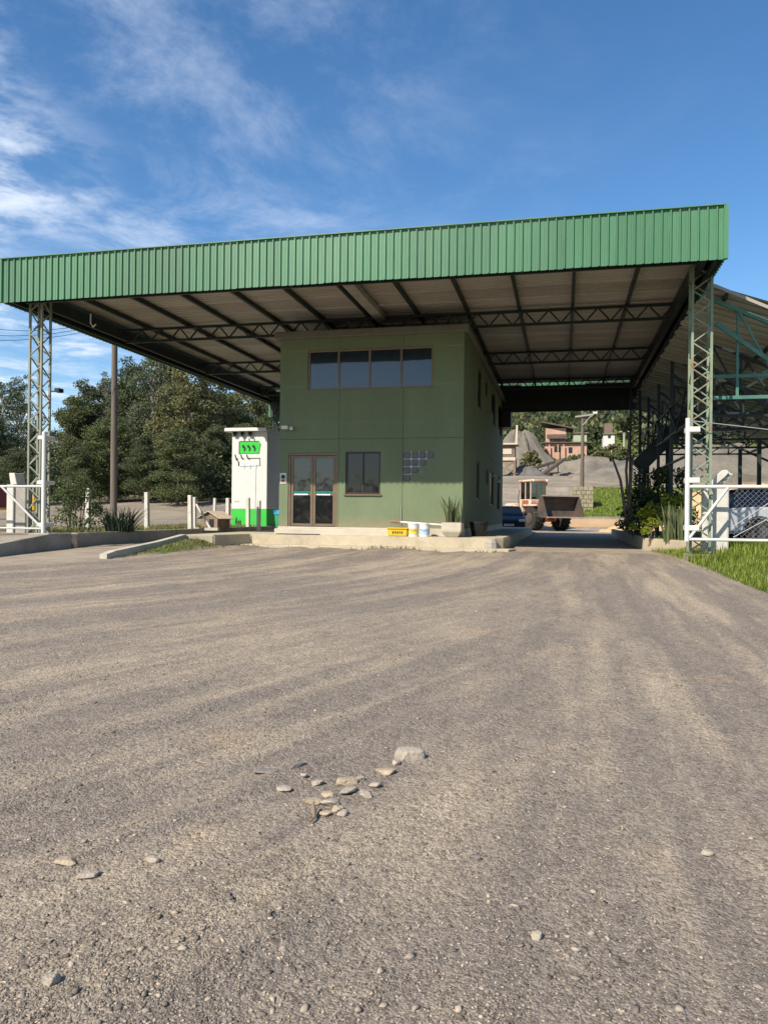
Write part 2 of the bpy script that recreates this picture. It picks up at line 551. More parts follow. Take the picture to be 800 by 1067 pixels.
M['plate'] = mat('number plate grey', (0.55, 0.55, 0.53), 0.5)
M['loader'] = mat('dusty pale orange machine paint', (0.52, 0.42, 0.32), 0.6, 0, .15, 2, col2=(0.40, 0.16, 0.06), patch=(.5, .66))
M['loader_red'] = mat('rusty orange machine paint', (0.30, 0.09, 0.04), 0.65, 0, .2, 3)
M['bucket_steel'] = mat('rusty bucket steel', (0.10, 0.072, 0.055), 0.6, .2, .3, 2, col2=(.055, .05, .05))
M['worn_edge'] = mat('worn bright steel', (0.42, 0.38, 0.32), 0.5, .4, .2, 3)
M['pink'] = mat('salmon plaster', (0.450, 0.270, 0.194), 0.85, 0, .15, .6, col2=(0.360, 0.211, 0.153))
M['beige'] = mat('beige plaster', (0.440, 0.378, 0.264), 0.85, 0, .12, .6)
M['paleg'] = mat('pale green plaster', (0.340, 0.374, 0.238), 0.85, 0, .12, .6)
M['roof_dark'] = mat('dark roof tiles', (0.085, 0.065, 0.055), 0.8, 0, .25, 2)
M['roof_brown'] = mat('brown roof', (0.16, 0.115, 0.085), 0.8, 0, .25, 2)
M['gravel_pile'] = mat('grey crushed stone', (0.142, 0.127, 0.103), 0.95, 0, .25, .35, .8, 5, col2=(0.199, 0.171, 0.133), patch=(.45, .7), world=True, fine=.15)
M['gravel_dark'] = mat('dark crushed stone', (0.115, 0.108, 0.10), 0.95, 0, .18, .5, .6, 9, world=True, fine=.15)
M['sand'] = mat('orange sand', (0.495, 0.324, 0.171), 0.95, 0, .14, .8, .4, 20, world=True, fine=.08)
M['stone'] = mat('mossy masonry', (0.264, 0.229, 0.150), 0.95, 0, .25, 2.2, .5, 20, col2=(0.158, 0.150, 0.088))
M['rock_grey'] = mat('grey rock', (0.351, 0.302, 0.243), 0.9, 0, .2, 9, .5, 60, col2=(0.234, 0.194, 0.153), fine=.1)
M['rock_tan'] = mat('tan rock', (0.360, 0.288, 0.203), 0.9, 0, .2, 9, .5, 60, col2=(0.279, 0.216, 0.153), fine=.1)
M['rock_dark'] = mat('dark rock', (0.19, 0.165, 0.145), 0.9, 0, .2, 9, .5, 60, fine=.1)
M['pebble'] = mat('loose gravel', (0.187, 0.161, 0.136), 0.92, 0, .1, 3, island=.42, col2=(0.322, 0.265, 0.200), patch=(.35, 1.1), spec=.2)
M['bark'] = mat('bark', (0.115, 0.09, 0.07), 0.9, 0, .3, 3, .5, 20, stretch=(1, 1, .2))
M['bark_pale'] = mat('pale eucalypt bark', (0.30, 0.27, 0.22), 0.9, 0, .3, 3, .3, 20, stretch=(1, 1, .2))
LF = dict(rough=.55, var=.12, scale=.6, island=.38, translucent=.36, spec=.25)
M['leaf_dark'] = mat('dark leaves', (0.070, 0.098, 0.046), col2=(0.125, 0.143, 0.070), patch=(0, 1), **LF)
M['leaf_mid'] = mat('mid green leaves', (0.092, 0.120, 0.048), col2=(0.155, 0.172, 0.072), patch=(0, 1), **LF)
M['leaf_olive'] = mat('olive leaves', (0.125, 0.130, 0.056), col2=(0.21, 0.20, 0.090), patch=(0, 1), **LF)
M['leaf_hill'] = mat('hill leaves', (0.065, 0.088, 0.040), col2=(0.105, 0.125, 0.06), patch=(0, 1), **LF)
M['leaf_hill2'] = mat('pale hill leaves', (0.105, 0.118, 0.052), col2=(0.16, 0.165, 0.075), patch=(0, 1), **LF)
M['leaf_gum'] = mat('grey green gum leaves', (0.082, 0.106, 0.060), col2=(0.155, 0.172, 0.098), patch=(0, 1), **LF)
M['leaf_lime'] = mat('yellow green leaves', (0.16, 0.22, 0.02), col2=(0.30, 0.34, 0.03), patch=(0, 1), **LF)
M['leaf_shrub'] = mat('shrub leaves', (0.055, 0.085, 0.03), col2=(0.10, 0.125, 0.045), patch=(0, 1), **LF)
M['strap'] = mat('grey green strap leaves', (0.10, 0.135, 0.06), col2=(0.21, 0.23, 0.12), patch=(0, 1), **LF)
M['strap_dark'] = mat('dark strap leaves', (0.022, 0.036, 0.024), col2=(0.045, 0.062, 0.04), patch=(0, 1), **LF)
M['grass'] = mat('grass blades', (0.13, 0.19, 0.024), col2=(0.25, 0.30, 0.055), patch=(0, 1), **LF)
M['grass_dry'] = mat('dry grass blades', (0.13, 0.15, 0.05), col2=(0.27, 0.235, 0.10), patch=(0, 1), **LF)
M['wire'] = mat('galvanised wire', (0.30, 0.31, 0.32), 0.6, .2, .1)
M['cable'] = mat('black cable', (0.02, 0.02, 0.022), 0.6)
M['soil'] = mat('brown soil', (0.16, 0.115, 0.075), 0.95, 0, .25, 2, .5, 25, world=True)

# ground material: gravel with curved wheel-track streaks; masks choose grass soil, sand, dusty concrete and crushed stone
TRACKS = [(-36.0, 20.0), (-19.5, 20.0)]      # centres of the two turning curves


def track_noise(x, y, f, seed):
    def one(c):
        r = np.hypot(x - c[0], y - c[1]); a = np.arctan2(y - c[1], x - c[0]) * abs(c[0]) * .10
        return vnoise(r * f, a * f * .6, seed)
    w3 = sstep(-1.6, 1.0, x); w2 = sstep(6.0, 12.0, y - .35 * x)
    t = one(TRACKS[0]) * (1 - w2) + one(TRACKS[1]) * w2
    return t * (1 - w3) + vnoise(x * f, y * .1 * f * .6, seed) * w3



def ground_mat():
    m, n, l, p = nodes_of('gravel yard')
    p.inputs['Roughness'].default_value = 0.93
    p.inputs['Specular IOR Level'].default_value = 0.2
    g = n.new('ShaderNodeNewGeometry')

    def noise(vec, s, d=6, r_=.62, dist=0.0):
        k = n.new('ShaderNodeTexNoise')
        k.inputs['Scale'].default_value = s; k.inputs['Detail'].default_value = d
        k.inputs['Roughness'].default_value = r_; k.inputs['Distortion'].default_value = dist
        l.new(vec, k.inputs['Vector']); return k.outputs['Fac']

    def rng_(s, a, b, c=0.0, d=1.0):
        k = n.new('ShaderNodeMapRange'); k.inputs[1].default_value = a; k.inputs[2].default_value = b
        k.inputs[3].default_value = c; k.inputs[4].default_value = d
        l.new(s, k.inputs[0]); return k.outputs[0]

    def mixc_(f, a, b):
        k = n.new('ShaderNodeMix'); k.data_type = 'RGBA'
        l.new(f, k.inputs['Factor'])
        for nm, c in (('A', a), ('B', b)):
            if isinstance(c, tuple): k.inputs[nm].default_value = (*c, 1)
            else: l.new(c, k.inputs[nm])
        return k.outputs['Result']

    def mth(op, a, b=None):
        k = n.new('ShaderNodeMath'); k.operation = op
        for i, s_ in enumerate((a, b)):
            if s_ is None: continue
            if isinstance(s_, (int, float)): k.inputs[i].default_value = s_
            else: l.new(s_, k.inputs[i])
        return k.outputs[0]
    pos = g.outputs['Position']
    sp0 = n.new('ShaderNodeSeparateXYZ'); l.new(pos, sp0.inputs[0])

    def polar(c):
        dx, dy = mth('SUBTRACT', sp0.outputs['X'], c[0]), mth('SUBTRACT', sp0.outputs['Y'], c[1])
        rr = mth('SQRT', mth('ADD', mth('MULTIPLY', dx, dx), mth('MULTIPLY', dy, dy)))
        k = n.new('ShaderNodeCombineXYZ'); l.new(rr, k.inputs['X']); l.new(mth('MULTIPLY', mth('ARCTAN2', dy, dx), abs(c[0]) * .10), k.inputs['Y'])
        return k.outputs[0]
    lin = n.new('ShaderNodeCombineXYZ'); l.new(sp0.outputs['X'], lin.inputs['X']); l.new(mth('MULTIPLY', sp0.outputs['Y'], .10), lin.inputs['Y'])

    def tracks(vec):
        return mth('ADD', mth('MULTIPLY', noise(vec, 1.25, 3, .5, .1), .62), mth('MULTIPLY', noise(vec, 5.0, 4, .6, .05), .32))
    w3 = rng_(sp0.outputs['X'], -1.6, 1.0)
    w2 = rng_(mth('ADD', sp0.outputs['Y'], mth('MULTIPLY', sp0.outputs['X'], -.35)), 6.0, 12.0)
    t1, t2, t3 = tracks(polar(TRACKS[0])), tracks(polar(TRACKS[1])), tracks(lin.outputs[0])

    def lerp(a, b, f):
        return mth('ADD', mth('MULTIPLY', a, mth('SUBTRACT', 1.0, f)), mth('MULTIPLY', b, f))
    streak = lerp(lerp(t1, t2, w2), t3, w3)
    blot = noise(pos, 0.42, 5, .6)
    st = mth('ADD', mth('MULTIPLY', streak, .92), mth('MULTIPLY', blot, .22))
    tanf = rng_(st, .50, .655)
    base = mixc_(tanf, (0.188, 0.158, 0.131), (0.312, 0.256, 0.188))
    # orange dust here and there
    dust = rng_(noise(pos, 0.8, 5, .65), .57, .74)
    base = mixc_(mth('MULTIPLY', dust, .6), base, (0.339, 0.248, 0.152))
    # stone speckle
    vo = n.new('ShaderNodeTexVoronoi'); vo.inputs['Scale'].default_value = 95; l.new(pos, vo.inputs['Vector'])
    sepc = n.new('ShaderNodeSeparateColor'); l.new(vo.outputs['Color'], sepc.inputs[0])
    vo2 = n.new('ShaderNodeTexVoronoi'); vo2.inputs['Scale'].default_value = 36; l.new(pos, vo2.inputs['Vector'])
    sepc2 = n.new('ShaderNodeSeparateColor'); l.new(vo2.outputs['Color'], sepc2.inputs[0])
    sp = mth('ADD', mth('ADD', mth('MULTIPLY', sepc.outputs[0], .55), mth('MULTIPLY', sepc2.outputs[0], .26)), mth('MULTIPLY', noise(pos, 9, 5, .7), .6))
    mul = rng_(sp, .28, 1.02, .56, 1.50)
    vs = n.new('ShaderNodeVectorMath'); vs.operation = 'SCALE'; l.new(base, vs.inputs[0]); l.new(mul, vs.inputs['Scale'])
    base = vs.outputs[0]
    at_ = n.new('ShaderNodeAttribute'); at_.attribute_name = 'mask'
    sm = n.new('ShaderNodeSeparateColor'); l.new(at_.outputs['Color'], sm.inputs[0])
    edge = noise(pos, 3.0, 5, .7)

    def mask(s):
        return rng_(mth('ADD', s, mth('MULTIPLY', mth('SUBTRACT', edge, .5), .7)), .35, .65)
    gsoil = mixc_(rng_(noise(pos, 1.1, 6, .7), .4, .65), (0.075, 0.115, 0.02), (0.135, 0.150, 0.045))
    conc = mixc_(rng_(noise(pos, 1.6, 6, .65), .38, .68), (0.348, 0.287, 0.217), (0.244, 0.209, 0.174))
    sand = mixc_(rng_(noise(pos, .7, 6, .65), .38, .68), (0.487, 0.322, 0.174), (0.383, 0.252, 0.139))
    pale = mixc_(rng_(noise(pos, .25, 6, .65), .38, .68), (0.287, 0.239, 0.174), (0.174, 0.150, 0.117))
    base = mixc_(mask(sm.outputs[2]), base, conc)
    base = mixc_(mask(at_.outputs['Alpha']), base, pale)
    base = mixc_(mask(sm.outputs[1]), base, sand)
    base = mixc_(mask(sm.outputs[0]), base, gsoil)
    l.new(base, p.inputs['Base Color'])
    b1 = n.new('ShaderNodeBump'); b1.inputs['Strength'].default_value = .8; b1.inputs['Distance'].default_value = .014
    hgt = mth('ADD', mth('MULTIPLY', mth('SUBTRACT', 1.0, vo2.outputs['Distance']), .6), mth('ADD', mth('MULTIPLY', vo.outputs['Distance'], -.5), noise(pos, 45, 5, .7)))
    l.new(hgt, b1.inputs['Height'])
    l.new(b1.outputs[0], p.inputs['Normal'])
    return m


M['ground'] = ground_mat()

# ------------------------------------------------------------------ ground
G = 0.54            # yard level in front of the office
RZ = 0.87           # raised areas
FRONT = 21.5        # office front wall
prof_y = [-200, -3, 3, 19, 52, 55, 57, 64, 76, 80, 96, 118, 130, 150, 180, 240, 330, 420]
prof_z = [-1.0, 0, 0, G, G, .9, 1.25, 1.6, 4.2, 4.5, 6.3, 7.4, 10.8, 12.5, 19, 31, 37, 38]
left_y = [-200, -3, 3, 13.5, 17.5, 50, 62, 70, 120, 200, 420]
left_z = [-1.0, 0, 0, .42, RZ, RZ, 2.2, 2.8, 6, 12, 16]
WALL_X = -12.62


def verge_x(Y):
    return 2.45 + (22.0 - Y) * 0.075


def in_bed(x, y):
    """planted bed right of the driveway, inside its flared kerb"""
    edge = np.where(y >= 22.94, 2.31, 2.31 + (22.94 - y) * .3824)
    return (x > edge) & (y > 19.75) & (y < 38) & (x < 60)


def ground_z(x, y):
    x = np.asarray(x, float); y = np.asarray(y, float)
    zr = np.interp(y, prof_y, prof_z)
    zl = np.interp(y, left_y, left_z)
    left = (x < WALL_X - .02).astype(float)
    far = sstep(-.30, -.14, x / np.maximum(y, 1)) 
    wl = np.where(y > 46, (1 - far) * sstep(46, 52, y) + left * (1 - sstep(46, 52, y)), left)
    z = zr * (1 - wl) + zl * wl
    # verge on the right
    e = verge_x(y)
    v = sstep(0, 1.1, x - e) * (y < 22.94) * sstep(-2, 4, y)
    z = z + v * 0.20 * sstep(6, 16, y)
    z = np.where(in_bed(x, y), RZ - .05, z)
    # grass triangle by the nose of the island
    tri = sstep(-10.0, -9.75, x) * sstep(-9.0, -9.5, x) * sstep(15.6, 18.6, y) * (y < 19.4)
    z = z + tri * .18
    return z


def near_relief(x, y):
    ruts = (track_noise(x, y, 1.7, 3) - .5) * .040 + (track_noise(x, y, 4.5, 5) - .5) * .036 + (track_noise(x, y, 10.0, 8) - .5) * .018
    bumps = (fbm(x * 1.3, y * 1.3, 9, 3) - .5) * .035 + (fbm(x * 7, y * 7, 21, 3) - .5) * .016
    lane = ((x > -1.6) & (x < 2.3) & (y > 20)) | ((x < -10) & (y > 14)) | (y > 20.1)
    return np.where(lane, .15, 1.0) * (ruts + bumps) * (1 - sstep(30, 45, y))


def axis_steps(spans):
    out = []
    for a, b, n in spans:
        out += list(np.linspace(a, b, n, endpoint=False))
    return np.array(out + [spans[-1][1]])


gx = axis_steps([(-420, -120, 12), (-120, -40, 22), (-40, -16, 40), (-16, -7, 75), (-7, 5, 210), (5, 9, 45), (9, 30, 40), (30, 100, 24), (100, 420, 12)])
gy = axis_steps([(-200, -30, 12), (-30, 0, 20), (0, 1.2, 12), (1.2, 8, 170), (8, 24, 190), (24, 60, 110), (60, 130, 70), (130, 420, 40)])
gx = np.sort(np.concatenate([gx, [WALL_X - .16, WALL_X - .03, WALL_X - .01]]))
gy = np.sort(np.concatenate([gy, [22.97, 23.0]]))
XX, YY = np.meshgrid(gx, gy)
ZZ = ground_z(XX, YY) + near_relief(XX, YY)
ZZ += np.where(YY > 120, (fbm(XX * .03, YY * .03, 33, 3) - .5) * 5 * sstep(120, 170, YY), 0)
nx, ny = len(gx), len(gy)
gv = np.stack([XX.ravel(), YY.ravel(), ZZ.ravel()], 1)
ii = np.arange((ny - 1) * (nx - 1)); r0, c0 = ii // (nx - 1), ii % (nx - 1)
gf = np.stack([r0 * nx + c0, r0 * nx + c0 + 1, (r0 + 1) * nx + c0 + 1, (r0 + 1) * nx + c0], 1)
x, y = gv[:, 0], gv[:, 1]
rat = x / np.maximum(y, 1)
m_grass = ((sstep(-.1, .12, x - verge_x(y)) * (y < 22.94) * sstep(2, 5, y))
           + in_bed(x, y) * .8
           + sstep(.008, .022, rat) * sstep(60.5, 62, y) * (1 - sstep(75, 78, y))
           + (1 - sstep(60, 64, y)) * sstep(57, 59, y) * (rat > -.02) * .42
           + (y > 124) * .9 + ((x < WALL_X) & (x > -16) & (y > 19) & (y < 34)) * .75
           + ((x < -16) & (y > 16) & (y < 26)) * .5
           + (rat < -.2) * sstep(60, 64, y) * .42
           + sstep(-10.0, -9.8, x) * sstep(-8.9, -9.3, x) * sstep(15.4, 17, y) * (y < 19.4) * .7)
m_sand = sstep(52.5, 54.5, y) * (1 - sstep(56.5, 58.5, y)) * sstep(-.03, -.012, rat)
m_conc = (((x > -1.6) & (x < 2.35)) * sstep(19.6, 21.4, y) * (y < 53) * .9
          + ((x < -10.2) & (x > WALL_X) & (y > 13.6) & (y < 45)) * .95
          + ((x <= WALL_X) & (x > -22)) * (1 - sstep(16, 17, y + .0 * x)) * sstep(12.2, 13.4, y) * .9
          + ((y > 40) & (y < 53) & (rat > -.2)) * .9
          + ((x > -9.3) & (x < -1.2) & (y > 20.15) & (y < 20.8)) * .95)
m_pale = sstep(77, 79, y) * (1 - sstep(120, 126, y)) * (rat > -.25) * .95 + (rat < -.14) * sstep(44, 47, y) * (1 - sstep(57, 60, y)) * .9
mask = np.clip(np.stack([m_grass, m_sand, m_conc, m_pale], 1), 0, 1)
ground = np_mesh('ground', gv, gf, M['ground'], attr=mask, smooth=True)
tag(ground, kind='structure')


def gz(x, y):
    return float(ground_z(x, y) + near_relief(np.asarray(float(x)), np.asarray(float(y))))


# kerbs, platform, retaining wall
plat = MB().prism([(-9.2, 19.25), (-8.72, 20.65), (-1.75, 20.65), (-1.53, 20.85), (-1.52, 40), (-10.05, 40), (-10.05, 18.9)], 0.2, RZ, 'z').build('platform', M['kerb'], bevel=.03, seg=2)
tag(plat, kind='structure')
ap = MB().prism([(-8.78, 20.05), (-1.35, 20.05), (-1.2, 20.66), (-8.72, 20.66)], 0.2, G + .06, 'z').build('apron', M['kerb'], bevel=.01)
tag(ap, kind='structure')
# low kerb running forward from the island, ramping down to the ground
kx = -9.95
kerb = MB()
pts = [(15.25, .53), (15.6, .59), (16.4, .65), (17.6, .74), (18.95, RZ + .012)]
for (ya, za), (yb, zb) in zip(pts[:-1], pts[1:]):
    kerb.add([(kx - .09, ya, .2), (kx + .09, ya, .2), (kx + .09, ya, za), (kx - .09, ya, za), (kx - .09, yb, .2), (kx + .09, yb, .2), (kx + .09, yb, zb), (kx - .09, yb, zb)],
             [(0, 1, 2, 3), (7, 6, 5, 4), (0, 4, 5, 1), (1, 5, 6, 2), (2, 6, 7, 3), (3, 7, 4, 0)])
tag(kerb.build('kerb', M['whitewash'], bevel=.0), kind='structure')
rw = thing('retaining_wall', 'low grey concrete retaining wall along the outer edge of the left lane', 'wall', (WALL_X - .1, 14, .4))
MB().prism([(13.2, .2), (17.9, .2), (17.9, RZ + .02), (16.9, RZ + .01), (13.2, .50)], WALL_X - .2, WALL_X, 'x').build('wall_section', M['concrete'], rw, bevel=.012)
MB().prism([(18.15, .2), (29.9, .2), (29.9, RZ + .02), (18.15, RZ + .02)], WALL_X - .2, WALL_X, 'x').build('wall_section', M['concrete'], rw, bevel=.012)
MB().prism([(29.93, .2), (45, .2), (45, RZ + .02), (29.93, RZ + .02)], WALL_X - .2, WALL_X, 'x').build('wall_section', M['concrete'], rw, bevel=.012)
MB().box((WALL_X - .18, 17.9, .2), (WALL_X - .08, 18.15, RZ - .02)).build('joint', M['black'], rw)
# right planter kerb
pk = thing('planter_kerb', 'low cream kerb wall around the planted bed right of the driveway', 'kerb', (2.3, 22.94, .5))
MB().prism([(2.24, 22.94), (3.46, 19.75), (3.62, 19.75), (2.39, 23.0), (2.39, 37.8), (2.24, 37.8)], .2, RZ + .01, 'z').build('wall_section', M['kerb'], pk, bevel=.02, seg=2)

# ------------------------------------------------------------------ office building
X0, X1, Y0, Y1, ZF, ZT = -8.2, -2.735, FRONT, 36.0, 1.09, 6.62
off = thing('office_building', 'two-storey green painted office block under the big canopy', 'building', ((X0 + X1) / 2, Y0, RZ))


def wall_panel(name, plane, c, t, a0, a1, z0, z1, holes, material, parent):
    """flat panel with openings; plane 'y': spans x at y=c..c+t; plane 'x': spans y at x=c..c+t"""
    As = sorted({a0, a1, *[h[0] for h in holes], *[h[1] for h in holes]})
    Zs = sorted({z0, z1, *[h[2] for h in holes], *[h[3] for h in holes]})
    As = [a for a in As if a0 <= a <= a1]; Zs = [z for z in Zs if z0 <= z <= z1]
    solid = {}
    for i in range(len(As) - 1):
        for j in range(len(Zs) - 1):
            ca, cz_ = (As[i] + As[i + 1]) / 2, (Zs[j] + Zs[j + 1]) / 2
            solid[i, j] = not any(h[0] < ca < h[1] and h[2] < cz_ < h[3] for h in holes)
    mb = MB()
    def P(a, d, z):
        return (a, c + d, z) if plane == 'y' else (c + d, a, z)
    def quad(*ps):
        mb.add(ps, [(0, 1, 2, 3)])
    for (i, j), s in solid.items():
        if not s: continue
        a, b, lo, hi = As[i], As[i + 1], Zs[j], Zs[j + 1]
        for d in (0, t):
            quad(P(a, d, lo), P(b, d, lo), P(b, d, hi), P(a, d, hi))
        if not solid.get((i - 1, j)): quad(P(a, 0, lo), P(a, t, lo), P(a, t, hi), P(a, 0, hi))
        if not solid.get((i + 1, j)): quad(P(b, 0, lo), P(b, t, lo), P(b, t, hi), P(b, 0, hi))
        if not solid.get((i, j - 1)): quad(P(a, 0, lo), P(b, 0, lo), P(b, t, lo), P(a, t, lo))
        if not solid.get((i, j + 1)): quad(P(a, 0, hi), P(b, 0, hi), P(b, t, hi), P(a, t, hi))
    mb2 = MB()
    # weld
    idx = {}
    for f in mb.f:
        nf = []
        for k in f:
            key = tuple(round(q, 4) for q in mb.v[k])
            if key not in idx:
                idx[key] = len(mb2.v); mb2.v.append(key)
            nf.append(idx[key])
        mb2.f.append(tuple(nf))
    return mb2.build(name, material, parent, bevel=.003)


UW = (-7.34, -3.61, 5.09, 6.28)
DR = (-7.92, -6.40, ZF, 3.26)
LW = (-6.16, -5.12, 2.05, 3.28)
bw, bh = .2225, .2175
gbx, gbz = -4.45, 3.28
gb_holes = [(gbx, gbx + bw * (4 - k), gbz - bh * (k + 1), gbz - bh * k) for k in range(4)]
holes_f = [UW, DR, LW] + gb_holes
jx = [X0, -6.365, -4.468, X1]
g_ = .0035
for i in range(3):
    for (za, zb) in ((ZF, 3.66), (3.66, ZT)):
        a, b = jx[i] + (g_ if i else 0), jx[i + 1] - (g_ if i < 2 else 0)
        lo, hi = za + (g_ if za > 2 else 0), zb - (g_ if zb < 6 else 0)
        hs = [(max(h[0], a), min(h[1], b), max(h[2], lo), min(h[3], hi)) for h in holes_f if h[0] < b and h[1] > a and h[2] < hi and h[3] > lo]
        if i == 1 and za > 2:
            wall_panel('wall_panel', 'y', Y0, .14, a, b, lo, UW[2], [], M['wall'], off)
            wall_panel('wall_panel', 'y', Y0, .14, a, b, UW[3], hi, [], M['wall'], off)
            continue
        wall_panel('wall_panel', 'y', Y0, .14, a, b, lo, hi, hs, M['wall'], off)
side_w = [(24.95, 25.9, 2.0, 3.26), (28.2, 28.9, 2.6, 3.2), (29.65, 31.3, 1.85, 3.2), (33.1, 34.3, 1.7, 3.2),
          (25.1, 26.3, 5.05, 6.35), (27.6, 28.5, 5.8, 6.4), (30.0, 31.8, 5.1, 6.4), (33.3, 35.2, 5.0, 6.3)]
sj = [Y0 + .14, 24.4, 27.2, 29.2, 32.4, Y1]
for i in range(5):
    for (za, zb) in ((ZF, 3.66), (3.66, ZT)):
        a, b = sj[i] + (g_ if i else 0), sj[i + 1] - (g_ if i < 4 else 0)
        lo, hi = za + (g_ if za > 2 else 0), zb - (g_ if zb < 6 else 0)
        hs = [h for h in side_w if h[0] < b and h[1] > a and h[2] < hi and h[3] > lo]
        wall_panel('wall_panel', 'x', X1, -.14, a, b, lo, hi, hs, M['wall'], off)
MB().box((X0, Y0 + .145, ZF), (X0 + .14, Y1, ZT)).build('side_wall', M['wall'], off, bevel=.01)
MB().box((X0 + .145, Y1 - .14, ZF), (X1 - .145, Y1, ZT)).build('rear_wall', M['wall'], off, bevel=.01)
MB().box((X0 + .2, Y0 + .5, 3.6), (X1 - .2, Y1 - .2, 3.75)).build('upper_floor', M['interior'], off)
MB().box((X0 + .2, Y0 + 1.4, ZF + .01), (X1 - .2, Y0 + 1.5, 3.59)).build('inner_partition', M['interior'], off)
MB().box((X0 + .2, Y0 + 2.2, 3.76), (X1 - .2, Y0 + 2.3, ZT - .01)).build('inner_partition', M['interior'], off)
MB().box((X0 - .14, Y0 - .14, ZT), (X1 + .14, Y1 + .1, ZT + .21)).build('cornice', M['cornice'], off, bevel=.02)
MB().box((X0 - .02, Y0 - .02, RZ - .1), (X1 + .015, Y1 + .02, ZF - .003)).build('plinth', M['plinth'], off, bevel=.01)
stp = MB().box((X0 + .02, Y0 - .42, RZ - .1), (-4.75, Y0 - .02, ZF - .06)).build('doorstep', M['plinth'], off, bevel=.015)


def window(parent, plane, c, a0, a1, z0, z1, cols, fm, gm, fw=.05, depth=.10, rows=None, sign=1):
    """frame set into an opening, panes behind it"""
    def B(mb, a, b, d0, d1, lo, hi):
        if plane == 'y': mb.box((a, c + d0, lo), (b, c + d1, hi))
        else: mb.box((c - d1, a, lo), (c - d0, b, hi))
        return mb
    wn = B(MB(), a0 + .004, a1 - .004, .03, depth, z0 + .004, z0 + fw)
    B(wn, a0 + .004, a1 - .004, .03, depth, z1 - fw, z1 - .004)
    B(wn, a0 + .004, a0 + fw, .032, depth - .002, z0 + fw, z1 - fw)
    B(wn, a1 - fw, a1 - .004, .032, depth - .002, z0 + fw, z1 - fw)
    for k in range(1, cols):
        a = a0 + (a1 - a0) * k / cols
        B(wn, a - fw * .5, a + fw * .5, .034, depth - .004, z0 + fw, z1 - fw)
    wo = wn.build('window', fm, parent, bevel=.004)
    for k in range(cols):
        a = a0 + (a1 - a0) * k / cols; b = a0 + (a1 - a0) * (k + 1) / cols
        B(MB(), a + fw * .4, b - fw * .4, .062, .072, z0 + fw * .8, z1 - fw * .8).build('pane', gm, wo)
    return wo


window(off, 'y', Y0, *UW, 4, M['brown_alu'], M['glass_film'], .06)
window(off, 'y', Y0, *LW, 2, M['dark_frame'], M['glass_dark'], .05)
MB().box((LW[0] - .04, Y0 - .05, LW[2] - .045), (LW[1] + .04, Y0 + .02, LW[2])).build('window_sill', M['brown_alu'], off, bevel=.005)
for h in side_w:
    window(off, 'x', X1, h[0], h[1], h[2], h[3], 1, M['dark_frame'], M['glass_dark'], .05)
# double door
dr = MB()
d0, d1, dz0, dz1 = DR
dr.box((d0 + .004, Y0 + .02, dz1 - .07), (d1 - .004, Y0 + .12, dz1 - .004)); dr.box((d0 + .004, Y0 + .022, dz0), (d0 + .07, Y0 + .118, dz1 - .07)); dr.box((d1 - .07, Y0 + .022, dz0), (d1 - .004, Y0 + .118, dz1 - .07))
door = dr.build('door', M['brown_alu'], off, bevel=.004)
mid = (d0 + d1) / 2
for a, b in ((d0 + .075, mid - .004), (mid + .004, d1 - .075)):
    lf = MB()
    fw = .075
    lf.box((a, Y0 + .045, dz0 + .015), (a + fw, Y0 + .095, dz1 - .08)); lf.box((b - fw, Y0 + .045, dz0 + .015), (b, Y0 + .095, dz1 - .08))
    lf.box((a + fw, Y0 + .046, dz0 + .015), (b - fw, Y0 + .094, dz0 + .09)); lf.box((a + fw, Y0 + .046, dz1 - .15), (b - fw, Y0 + .094, dz1 - .08))
    lf.box((a + fw, Y0 + .046, 2.00), (b - fw, Y0 + .094, 2.06))
    lf.build('door_leaf', M['brown_alu'], door, bevel=.004)
    MB().box((a + fw * .9, Y0 + .066, 2.05), (b - fw * .9, Y0 + .074, dz1 - .14)).build('pane', M['glass_film'], door)
    MB().box((a + fw * .9, Y0 + .066, dz0 + .08), (b - fw * .9, Y0 + .074, 2.01)).build('pane', M['glass_dark'], door)
    MB().box((a + fw * 1.02, Y0 + .058, 2.065), (b - fw * 1.02, Y0 + .064, 2.135)).build('film_stripe', M['teal'], door)
    hm = (a + b) / 2
    MB().tube([(hm - .2, Y0 + .045, 2.03), (hm - .2, Y0 + .0, 2.03), (hm + .2, Y0 + .0, 2.03), (hm + .2, Y0 + .045, 2.03)], .014, 8).build('push_bar', M['handle'], door, smooth=True)
# glass blocks in a stepped opening
gw = MB()
for h in gb_holes:
    gw.box((h[0] + .003, Y0 + .035, h[2] - .001), (h[1] - .003, Y0 + .10, h[3] - .002))
gblock = gw.build('glass_block_window', M['mortar'], off)
bm_ = MB().box((-bw / 2 + .012, -.05, -bh / 2 + .012), (bw / 2 - .012, .04, bh / 2 - .012)).mesh('glass_block', bevel=.02, seg=2)
bm_.materials.append(M['glass_block'])
for k in range(4):
    for i in range(4 - k):
        o = bpy.data.objects.new('glass_block', bm_)
        o.matrix_basis = WM[off].inverted() @ Matrix.Translation((gbx + bw * (i + .5), Y0 + .045, gbz - bh * (k + .5)))
        COL.objects.link(o); o.parent = gblock
